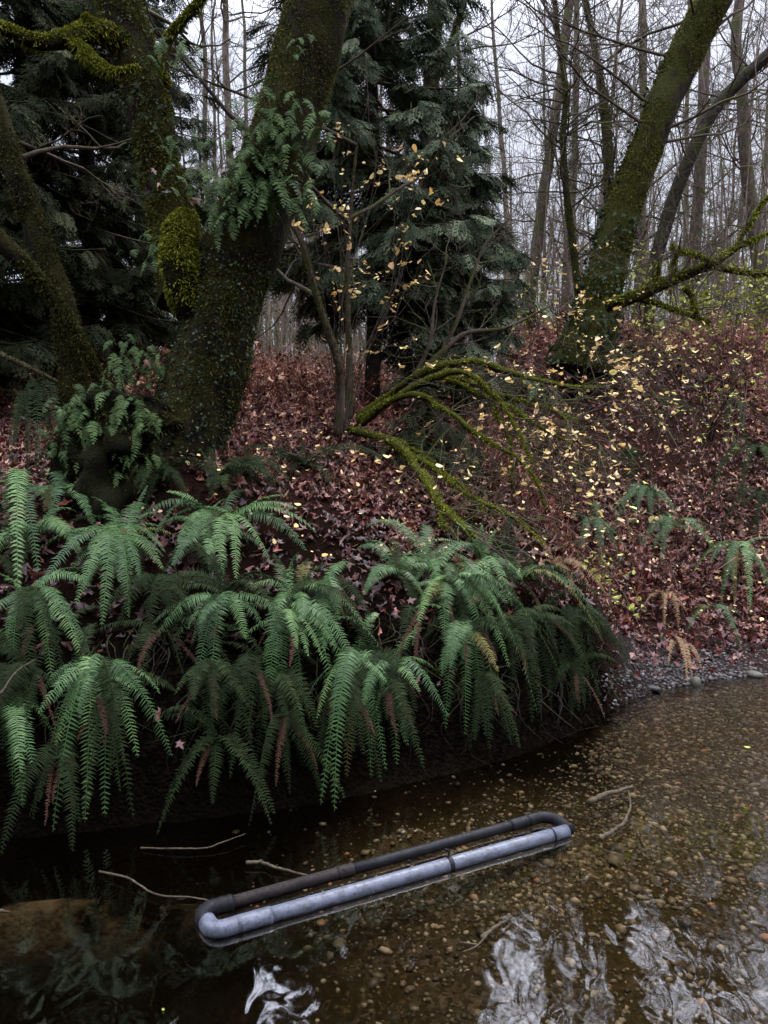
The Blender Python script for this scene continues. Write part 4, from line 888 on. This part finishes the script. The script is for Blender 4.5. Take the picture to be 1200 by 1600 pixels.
shrub(g5, 'bright yellow-green bush on the hill crest at the right edge', [(1100, 450, 13, 30, 80), (1130, 455, 13, 40, 100), (1180, 440, 13, 40, 120), (1200, 480, 13, 40, 100), (1150, 490, 13, 40, 100), (1090, 480, 13, 30, 60), (1210, 430, 13.5, 30, 80)], 75, leaf='lime', size=.085, arch=.1)
g6 = P(1010, 540, 13.5); g6[2] = gz(g6[0], 13.5)
shrub(g6, 'yellow-green bush beside the foot of the right leaning tree', [(1000, 480, 13.5, 30, 70), (970, 430, 13.8, 25, 110), (990, 400, 14, 20, 60), (1040, 490, 13.5, 40, 90), (1060, 470, 13.5, 30, 60), (800, 470, 14, 40, 90), (750, 500, 14, 40, 70)], 76, leaf='lime', size=.075, arch=.08)
g7 = G(905, 925)
shrub(g7, 'small twig of lime yellow leaves at the tip of the fern bank', [(930, 900, 5.75, 15, 12), (965, 900, 5.8, 14, 12), (975, 950, 5.7, 12, 14), (950, 880, 5.8, 12, 8), (1000, 960, 5.8, 10, 8)], 77, leaf='lime', size=.045, stem_r=.004, arch=.12, name='seedling_shrub')
mossy_stem([(527, 682, 7.6), (533, 610, 7.6), (527, 560, 7.55), (510, 510, 7.5), (488, 440, 7.5), (470, 375, 7.5), (447, 335, 7.5), (420, 270, 7.6), (400, 200, 7.7)], [16, 14, 13, 12, 11, 10, 8, 5, 3], 'thin curved mossy sapling between the maple and the cedar', 'curved_sapling', mat='hazel_bark', seed=45, nf=1800, ln=.014, k=10, crown=5)
mossy_stem([(545, 655, 8.3), (546, 560, 8.3), (543, 450, 8.3), (548, 330, 8.3), (560, 200, 8.3)], [12, 10, 8, 6, 3], 'straight thin mossy stem beside the curved sapling', 'thin_sapling', mat='hazel_bark', seed=46, nf=900, ln=.014, k=8, crown=4)

# ------------------------------------------------------------------ right leaning tree and its neighbours
YR = 12.5
rp = [(905, 580, YR), (922, 520, YR), (935, 475, YR), (948, 425, YR), (968, 350, YR), (992, 278, YR), (1020, 205, YR), (1050, 130, YR), (1084, 60, YR), (1116, -5, YR), (1170, -110, YR), (1250, -260, YR), (1330, -420, YR)]
rw = [96, 76, 64, 56, 53, 51, 51, 51, 53, 55, 52, 42, 24]
rbse = P(930, 500, YR); rbse[2] = gz(rbse[0], YR)
rt = thing('leaning_mossy_tree', 'thick mossy tree leaning right on the hill crest, ivy on its left side', 'tree', rbse)
mb = MB(); V, Nr = tube(mb, catmull(pxpath(rp), 90), rsm(radii(rp, rw), 90), 30, .14, 3, 21); part('trunk', mb, M['mossy_bark'], rt)
mb = MB(); fuzz(mb, V[:75], Nr[:75], 30000, .030, .008, .5, 23, 3, -.1); part('moss', mb, M['moss_mid'], rt, None, 'stuff')
mb = MB(); ivy_on(mb, V[:32], Nr[:32], 1100, .055, 25, .1)
gI = np.random.default_rng(5); ii = gI.integers(0, 55, 700); kx = np.argmin(V[ii][:, :, 0], axis=1); leaves_at(mb, V[ii, kx] + gI.normal(0, .06, (700, 3)), np.full(700, .055), IVY, 26, None, .8)
part('ivy', mb, M['ivy'], rt, None, 'stuff')
mb = MB(); gg = np.random.default_rng(63); q = catmull(pxpath(rp), 90)
for s in range(16):
    i = int(gg.integers(35, 90)); a = gg.uniform(0, 6.28); branchlets(mb, q[i], (math.cos(a), math.sin(a) * .6, gg.uniform(.1, .7)), gg.uniform(1.2, 3.4), .03, 3, gg)
part('crown', mb, M['twig'], rt)
def bent_tree(pts, wd, label, mat, seed, crown=16, Lc=(1, 2.5), moss=None, nf=2500, group=None, r0=.02, lev=3):
    b = np.array(P(*pts[0])); b[2] = min(b[2], gz(b[0], b[1])); t = thing('bare_tree', label, 'tree', b, group)
    pp = pxpath(pts); pp = np.vstack([b - [0, 0, .1], pp]); wv = radii(pts, wd); wv = np.r_[wv[0] * 1.15, wv]
    mb = MB(); q = catmull(pp, 60); V, Nr = tube(mb, q, rsm(wv, 60), 12, .1, 4, seed); part('trunk', mb, M[mat], t)
    if moss: ms2 = MB(); fuzz(ms2, V, Nr, nf, .04, .014, .6, seed, 3, -.1); part('moss', ms2, M[moss], t, None, 'stuff')
    mb = MB(); g = np.random.default_rng(seed)
    for s in range(crown):
        i = int(g.integers(14, 60)); a = g.uniform(0, 6.28); branchlets(mb, q[i], (math.cos(a), math.sin(a) * .7, g.uniform(-.1, .6)), g.uniform(*Lc), r0, lev, g)
    part('crown', mb, M['twig'], t)
bent_tree([(1012, 460, 15), (1035, 370, 15), (1060, 290, 15), (1105, 190, 15), (1150, 133, 15), (1200, 85, 15), (1300, -20, 15), (1380, -160, 15)], [22, 21, 21, 20, 19, 18, 14, 8], 'dark slim tree leaning right behind the thick mossy tree', 'dark_bark', 301, 16)
bent_tree([(828, 470, 17), (840, 380, 17), (850, 300, 17), (862, 220, 17), (876, 120, 17), (890, 0, 17), (905, -150, 17), (915, -320, 17)], [19, 18, 17, 16, 15, 14, 12, 7], 'pinkish grey straight trunk right of the cedar', 'twig_far', 302, 14)
bent_tree([(905, 480, 14), (897, 400, 14), (885, 300, 14), (880, 220, 14), (884, 140, 14), (872, 60, 14), (865, -30, 14), (860, -160, 14)], [12, 12, 11, 10, 9, 8, 7, 4], 'thin mossy many-branched tree left of the thick leaning tree', 'mossy_bark', 303, 44, (.8, 2.2), 'moss_dark', 1500)
bent_tree([(955, 460, 16), (952, 330, 16), (950, 240, 16), (943, 160, 16), (930, 80, 16), (915, 0, 16), (895, -120, 16)], [17, 17, 16, 14, 10, 8, 5], 'mossy forked tree behind the thick leaning tree', 'mossy_bark', 304, 28, (1, 2.6), 'moss_dark', 2500)
bent_tree([(665, 500, 13), (668, 300, 13), (672, 160, 13), (676, 80, 13), (680, 0, 13), (690, -140, 13)], [30, 28, 26, 24, 22, 16], 'ivy-dark trunk rising behind the top of the cedar', 'dark_bark', 305, 10, (1.2, 2.6), 'moss_dark', 4000)
bent_tree([(668, 170, 13.2), (690, 110, 13.2), (705, 70, 13.2), (720, 20, 13.2), (740, -60, 13.2)], [14, 12, 11, 10, 7], 'second stem forking right from behind the cedar top', 'mossy_bark', 306, 8, (.8, 1.8), 'moss_dark', 1500)
bent_tree([(1190, 470, 16), (1178, 350, 16), (1165, 250, 16), (1160, 150, 16), (1150, 60, 16), (1165, -60, 16)], [22, 20, 19, 17, 16, 13], 'pinkish rough trunk near the right edge of the photo', 'twig_far', 307, 14)
bent_tree([(1075, 470, 18), (1085, 380, 18), (1095, 250, 18), (1100, 120, 18), (1105, 0, 18), (1110, -160, 18)], [20, 19, 17, 16, 14, 10], 'pale rough trunk behind the fallen mossy bough', 'twig_far', 308, 14)
# fallen mossy bough
fb0 = P(955, 478, 11.5); ft = thing('fallen_bough', 'bright mossy fallen bough propped up to the right of the leaning tree', 'branch', fb0)
FB = [([(948, 478, 11.6), (985, 466, 11.4), (1015, 455, 11.3), (1050, 438, 11.2), (1085, 424, 11.1), (1115, 412, 11.0), (1150, 388, 11.0), (1180, 374, 11.0), (1215, 360, 11)], [20, 19, 18, 17, 15, 13, 9, 6, 4]),
      ([(1115, 412, 11.0), (1100, 405, 10.9), (1075, 395, 10.8), (1058, 390, 10.8)], [10, 8, 6, 3]), ([(1110, 416, 11), (1150, 425, 11), (1190, 428, 11), (1220, 430, 11)], [9, 8, 7, 5]),
      ([(1056, 440, 11.2), (1052, 420, 11.2), (1055, 400, 11.2), (1050, 380, 11.2)], [8, 7, 5, 3]), ([(1000, 468, 11.4), (1035, 478, 11.2), (1075, 492, 11.1), (1110, 505, 11.0)], [9, 8, 7, 5]),
      ([(1068, 450, 11.1), (1080, 465, 11.1), (1088, 490, 11.0)], [8, 7, 6]), ([(1010, 462, 11.3), (1025, 440, 11.3), (1030, 410, 11.3)], [6, 5, 3]), ([(1150, 388, 11), (1165, 360, 11), (1190, 320, 11), (1210, 300, 11)], [6, 5, 4, 3])]
ms_ = MB(); tw_ = MB()
for pts, wd in FB:
    mb = MB(); q = catmull(pxpath(pts), 36); V, Nr = tube(mb, q, rsm(radii(pts, wd), 36), 10, .2, 8, 4); part('limb', mb, M['mossy_bark'], ft)
    fuzz(ms_, V, Nr, 250 * len(pts), .04, .013, .9, int(gg.integers(999)), 5, -.35)
    for s in range(8): i = int(gg.integers(10, 36)); branchlets(tw_, q[i], gg.normal(0, 1, 3) + [.4, 0, .2], gg.uniform(.3, 1.0), .010, 2, gg, 4)
part('moss', ms_, M['moss'], ft, None, 'stuff'); part('twigs', tw_, M['twig'], ft)

# ------------------------------------------------------------------ leafless wood beyond the crest
def bare_proto(seed, H, r0, nb, mat='twig_far'):
    g = np.random.default_rng(seed); n_ = 16
    t = thing('bare_tree', 'slim grey-brown leafless tree in the wood beyond the hill crest', 'tree', (0, 0, 0), 'leafless trees of the wood beyond the crest')
    h = np.linspace(-.4, H, n_); wob = np.cumsum(g.normal(0, .06, (n_, 2)), 0) + np.outer(h, g.normal(0, .03, 2)); q = np.c_[wob, h]
    q[:, :2] -= q[0, :2]
    mb = MB(); tube(mb, catmull(q, 32), np.linspace(1, .18, 32) * r0, 10, .06, 2, seed); part('trunk', mb, M[mat], t)
    mb = MB()
    for b in range(nb):
        u = g.uniform(.10, 1.0); i = min(int(u * (n_ - 1)), n_ - 2); a = g.uniform(0, 6.28)
        branchlets(mb, q[i] + (q[i + 1] - q[i]) * (u * (n_ - 1) - i), (math.cos(a), math.sin(a), g.uniform(.1, .9)), (H * .17) * (1.15 - u * .6) * g.uniform(.6, 1.2), r0 * .26 * (1.1 - u * .6), 3, g, 4, .15, (3, 6))
    part('crown', mb, M['twig_far'], t); return t
protos = [bare_proto(400 + s, H, r, nb) for s, (H, r, nb) in enumerate([(17, .11, 32), (15, .08, 36), (19, .15, 28), (13, .06, 34), (16, .09, 36)])]
gb = np.random.default_rng(91); spots = [((px - 600) / FPX * Yc, Yc) for px, Yc in ((345, 23), (372, 29), (398, 21), (420, 34), (440, 26), (385, 38), (355, 33), (410, 27))]
while len(spots) < 68:
    Yc = 19 + 34 * gb.random() ** 1.1; px = gb.uniform(300, 1330)
    if px < 480 and Yc < 20: continue
    x = (px - 600) / FPX * Yc
    if all((x - a) ** 2 + (Yc - b) ** 2 > 1.1 for a, b in spots): spots.append((x, Yc))
for k, (x, Yc) in enumerate(spots):
    pr = protos[k % 5]; loc = (x, Yc, gz(x, Yc)); rz = gb.uniform(0, 6.28); sc = gb.uniform(.8, 1.15)
    if k < 5: pr.location = loc; pr.rotation_euler = (gb.normal(0, .03), gb.normal(0, .04), rz)
    else: o = dup(pr, loc, rz, sc); o.rotation_euler = (gb.normal(0, .04), gb.normal(0, .05), rz)
fw = MB(); gf = np.random.default_rng(92)
for k in range(230):
    Yc = gf.uniform(45, 85); x = gf.uniform(-.45, .75) * Yc; z = gz(x, Yc); H = gf.uniform(10, 19)
    tube(fw, np.array([[x, Yc, z - .3], [x + gf.normal(0, .3), Yc, z + H * .5], [x + gf.normal(0, .6), Yc, z + H]]), [gf.uniform(.08, .2), .09, .02], 5, cap=False)
    for s in range(34):
        h = z + H * gf.uniform(.1, 1); a = gf.uniform(0, 6.28); L = gf.uniform(1, 3.0); d = np.array([math.cos(a), math.sin(a), gf.uniform(.1, 1)]) * L
        p0 = np.array([x, Yc, h]); tube(fw, np.array([p0, p0 + d * .5 + gf.normal(0, .15, 3), p0 + d]), [.03, .02, .006], 3, cap=False)
        for u in range(3): p1 = p0 + d * gf.uniform(.3, .9); tube(fw, np.array([p1, p1 + gf.normal(0, .5, 3) + [0, 0, .25]]), [.012, .004], 3, cap=False)
single('distant_woods', fw, M['twig_far'], 'hazy mass of leafless woods far beyond the crest', 'woods', kind='stuff')

tk = MB(); gt = np.random.default_rng(93)
for k in range(430):
    Yc = gt.uniform(14.5, 32); x = gt.uniform(-.25, .62) * Yc; z = gz(x, Yc); H = gt.uniform(1.5, 9.5); ln = gt.normal(0, .12, 2) * H
    q = np.array([[x, Yc, z - .1], [x + ln[0] * .4, Yc + ln[1] * .4, z + H * .5], [x + ln[0], Yc + ln[1], z + H]]); q = catmull(q, 8)
    tube(tk, q, np.linspace(gt.uniform(.012, .03), .004, 8), 4, cap=False)
    for s in range(11):
        i = int(gt.integers(2, 8)); a = gt.uniform(0, 6.28); branchlets(tk, q[i], (math.cos(a), math.sin(a), gt.uniform(.2, 1.2)), H * gt.uniform(.12, .3), .007, 1, gt, 3, .2, (3, 6))
single('thicket', tk, bark_mat('brown_twigs', (.10, .072, .058), (.22, .165, .135), (.12, .13, .05), .35, 4, .3, .5, .02), 'thicket of thin leafless saplings along the hill crest', 'thicket', kind='stuff')

# ------------------------------------------------------------------ leaf litter, undergrowth, ground cover
def tnorm(x, y):
    e = .05; return norm(np.stack([-(terr(x + e, y) - terr(x - e, y)) / (2 * e), -(terr(x, y + e) - terr(x, y - e)) / (2 * e), np.ones_like(x)], -1))
gl_ = np.random.default_rng(95)
def scatter(n_, x0, x1, y0, y1, f):
    x = gl_.uniform(x0, x1, n_); y = gl_.uniform(y0, y1, n_); k = (gl_.random(n_) < f(x, y)) & (np.abs(x) < y * .62 + .4); return x[k], y[k]
lm = MB()
x, y = scatter(46000, -4.5, 5.5, 3.8, 10.5, lambda x, y: (shore_d(x, y) > .35 + .4 * (x > 1.9)) * (.34 + .66 * sstep(.9 + .7 * (x < -.4), 1.6 + .9 * (x < -.4), shore_d(x, y) + .25 * fbm(x * 2, y * 2))) * (1 - .5 * sstep(8, 10.5, y)) * (1 - .8 * np.exp(-((x - np.interp(y, GY, GX)) / .55) ** 2) * sstep(6.0, 6.6, y) * (1 - sstep(8.2, 9.2, y))))
leaves_at(lm, np.c_[x, y, terr(x, y) + gl_.uniform(.005, .05, len(x))], np.full(len(x), .052), MAPLE, 96, tnorm(x, y), .6, np.clip(gl_.beta(1.6, 2.0, len(x)) * (.35 + .65 * sstep(1.0, 2.0, shore_d(x, y) + 1.0 * (x > .0))), 0, 1), asp=(.28, .9), wrk=1.5)
x, y = scatter(34000, -6, 9, 8, 16, lambda x, y: .35 + .65 * sstep(-.7, .3, fbm(x * 1.2 + 3, y * 1.2, 0, 4)))
leaves_at(lm, np.c_[x, y, terr(x, y) + gl_.uniform(.01, .12, len(x))], np.full(len(x), .058), MAPLE, 97, tnorm(x, y), .6, np.clip(gl_.beta(1.8, 2.0, len(x)), 0, 1), asp=(.28, .9), wrk=1.5)
single('fallen_leaves', lm, M['litter'], 'wet red-brown maple leaves carpeting the bank and slopes', 'leaf litter', kind='stuff')
lm = MB(); x, y = scatter(1500, 1.6, 5.5, 6.2, 9, lambda x, y: (shore_d(x, y) > .6) * (shore_d(x, y) < 1.8))
leaves_at(lm, np.c_[x, y, terr(x, y) + gl_.uniform(.02, .10, len(x))], np.full(len(x), .07), MAPLE, 98, tnorm(x, y), .6, None, asp=(.28, .9), wrk=1.5)
x, y = scatter(420, -3.2, 1.9, 3.6, 5.6, lambda x, y: (shore_d(x, y) > .1) * .6)
leaves_at(lm, np.c_[x, y, terr(x, y) + gl_.uniform(.03, .12, len(x))], np.full(len(x), .052), MAPLE, 99, tnorm(x, y), .7, None, asp=(.28, .9), wrk=1.5)
x, y = scatter(2600, 1.8, 5, 5.9, 8.2, lambda x, y: (shore_d(x, y) > .12) * (shore_d(x, y) < .75) * .28)
leaves_at(lm, np.c_[x, y, terr(x, y) + gl_.uniform(.02, .05, len(x))], np.full(len(x), .05), MAPLE, 102, tnorm(x, y), .5, None, (.3, .9), 1.5)
single('red_leaves', lm, M['redleaf'], 'dark red maple leaves heaped above the gravel bar and among ferns', 'leaf litter', kind='stuff')
lm = MB(); x, y = scatter(2600, -2, 6, 5.2, 12, lambda x, y: (shore_d(x, y) > .8) * .5)
leaves_at(lm, np.c_[x, y, terr(x, y) + gl_.uniform(.03, .15, len(x))], np.full(len(x), .040), OVATE, 100, tnorm(x, y), .35)
single('yellow_leaves', lm, M['yellow'], 'small yellow leaves sprinkled over litter and undergrowth', 'leaf litter', kind='stuff')
cm_ = MB(); x, y = scatter(6500, -4, 3, 4.6, 9, lambda x, y: (shore_d(x, y) > .8) * sstep(-.1, .6, fbm(x * 1.3 + 5, y * 1.3, 0, 3)))
leaves_at(cm_, np.c_[x, y, terr(x, y) + gl_.uniform(.03, .09, len(x))], np.full(len(x), .026), ROUND, 101, None, .35)
single('ground_cover', cm_, M['cover'], 'low green creeping plants among the fallen leaves', 'ground cover', kind='stuff')
KEEP = np.array([G(px, py)[:2] for px, py in [(1150, 892), (1052, 848), (1110, 985), (1185, 740), (1120, 930), (1090, 880), (1037, 945), (835, 640), (980, 740), (1045, 655), (930, 850), (1195, 810), (1010, 800), (1150, 660), (900, 760)]])
def clear(x, y, r): return np.min((x[:, None] - KEEP[:, 0]) ** 2 + (y[:, None] - KEEP[:, 1]) ** 2, 1) > r * r
um = MB(); x, y = scatter(11000, -1, 9.5, 7.4, 16.5, lambda x, y: sstep(1.2, 2.6, x - .12 * (y - 8) + .6) * sstep(1.1, 2.2, shore_d(x, y)) * sstep(-1.3, -.1, fbm(x * 1.5, y * 1.5, 0, 3)))
x3, y3 = scatter(2500, -7, 2.5, 8.2, 16, lambda x, y: np.full(len(x), .7)); x = np.r_[x, x3]; y = np.r_[y, y3]; k = clear(x, y, .42); x, y = x[k], y[k]
for k in range(len(x)):
    b = np.array([x[k], y[k], gz(x[k], y[k])]); H = gl_.uniform(.12, .55) * (1 + .5 * math.sin(x[k] * 2.1) * math.sin(y[k] * 1.7 + 1)); d = gl_.normal(0, .55, 2) * H
    q = np.array([b, b + [d[0] * .3, d[1] * .3, H * .6], b + [d[0], d[1], H], b + [d[0] * 1.9, d[1] * 1.9, H * .75]])
    tube(um, q, [.005, .004, .003, .0015], 3, cap=False, c=gl_.uniform(0, .55))
    nl = 7; um_l = q[gl_.integers(1, 4, nl)] + gl_.normal(0, .07, (nl, 3)); leaves_at(um, um_l, np.full(nl, .056), (LANCE, MAPLE, OVATE)[k % 3], k, None, 1.0, np.clip(gl_.beta(1.1, 1.6, nl), 0, 1), (.3, 1.0), 1.0)
single('undergrowth', um, M['under'], 'tangled red-brown dead stems and leaves covering the right hillside', 'undergrowth', kind='stuff')

br = MB(); x, y = scatter(1000, .9, 9, 6.9, 15, lambda x, y: sstep(.6, 1.8, x - .12 * (y - 8) + .8) * sstep(.9, 1.8, shore_d(x, y)) * np.where(clear(x, y, .75), 1, .08))
for k in range(len(x)):
    b = np.array([x[k], y[k], gz(x[k], y[k])]); L = gl_.uniform(.4, 1.6); a = gl_.uniform(0, 6.28); hh_ = gl_.uniform(.25, .8) * L
    e = b + [math.cos(a) * L, math.sin(a) * L * .7, 0]; e[2] = gz(e[0], e[1]) + gl_.uniform(.0, .35)
    q = catmull([b, b * .7 + e * .3 + [0, 0, hh_], b * .3 + e * .7 + gl_.normal(0, .06, 3) + [0, 0, hh_ * .8], e], 10)
    tube(br, q, np.linspace(.0045, .0018, 10), 4, cap=False, c=gl_.random())
    for u in range(2): i = int(gl_.integers(3, 9)); tube(br, np.array([q[i], q[i] + gl_.normal(0, .12, 3), q[i] + gl_.normal(0, .2, 3) + [0, 0, -.05]]), [.003, .002, .001], 3, cap=False)
single('bramble_canes', br, leaf_mat('bramble_cane', [(0, (.020, .012, .010)), (.6, (.075, .046, .038)), (1, (.20, .14, .115))], .7, .2), 'tangle of thin bare arching canes over the right slope and gully', 'brambles', kind='stuff')
rt_ = MB(); gr = np.random.default_rng(130)
for k in range(260):
    x_ = gr.uniform(-3, 1.9); d_ = gr.uniform(.15, .5); y_ = float(np.interp(x_, SX, SY)) + d_; z_ = gz(x_, y_) + .02; L = gr.uniform(.15, .6)
    q = catmull([[x_, y_, z_], [x_ + gr.normal(0, .05), y_ - .10, z_ - .05], [x_ + gr.normal(0, .08), y_ - .16, max(z_ - L * .6, .04)], [x_ + gr.normal(0, .12), y_ - .15 + gr.normal(0, .04), max(z_ - L, .0)]], 9)
    tube(rt_, q, np.linspace(gr.uniform(.002, .008), .001, 9), 4, cap=False)
single('roots', rt_, M['dark_bark'], 'thin roots and dead stems hanging from the undercut bank', 'roots', kind='stuff')
# ------------------------------------------------------------------ single leaves that stand out
def one_leaf(px, py, s, lab, mat, tpl=MAPLE, z=None, seed=0, off=.1):
    q = W(px, py, z) if z is not None else G(px, py) + np.array([0, -off, off * .4])
    mb = MB(); leaves_at(mb, q[None], np.array([s]), tpl, seed, np.array([[0, -.5 if z is None else 0, 1.0]]), .15); single('fallen_leaf', mb, M[mat], lab, 'leaf', q)
one_leaf(290, 1172, .045, 'red maple leaf caught on the black bank face above the water', 'redleaf', seed=3, off=.12)
one_leaf(108, 795, .08, 'orange red maple leaf lying under the stump', 'redleaf', seed=4)
one_leaf(1168, 1168, .05, 'yellow leaf floating on the riffle at the right edge', 'lime', OVATE, .006, 5)
one_leaf(1165, 1263, .04, 'small lime leaf floating below the riffle near the right edge', 'lime', OVATE, .006, 6)
one_leaf(255, 1577, .03, 'tiny yellow leaf floating on the dark water at the bottom', 'lime', OVATE, .006, 7)

gq = np.random.default_rng(120)
for k, (px, py) in enumerate([(325, 275), (335, 283), (318, 300), (350, 268), (372, 272), (300, 320), (312, 312), (240, 265), (248, 285), (398, 352), (230, 290), (262, 300), (215, 575), (222, 590), (205, 605), (230, 565), (120, 625), (150, 618), (170, 628), (100, 655)]):
    q = P(px, py, 5.92 if py < 500 else (6.1 if px > 190 else sb[1] + .1)); mb = MB(); leaves_at(mb, q[None], np.array([.06]), MAPLE, 700 + k, np.array([[gq.normal(0, .5), -.6, .6]]), .5, None, (.35, .8), 1.0)
    single('dead_leaf', mb, M['litter'], 'dead brown-red leaf lodged in the maple fork or on the stump', 'leaf', q, group='dead leaves lodged among the licorice ferns')
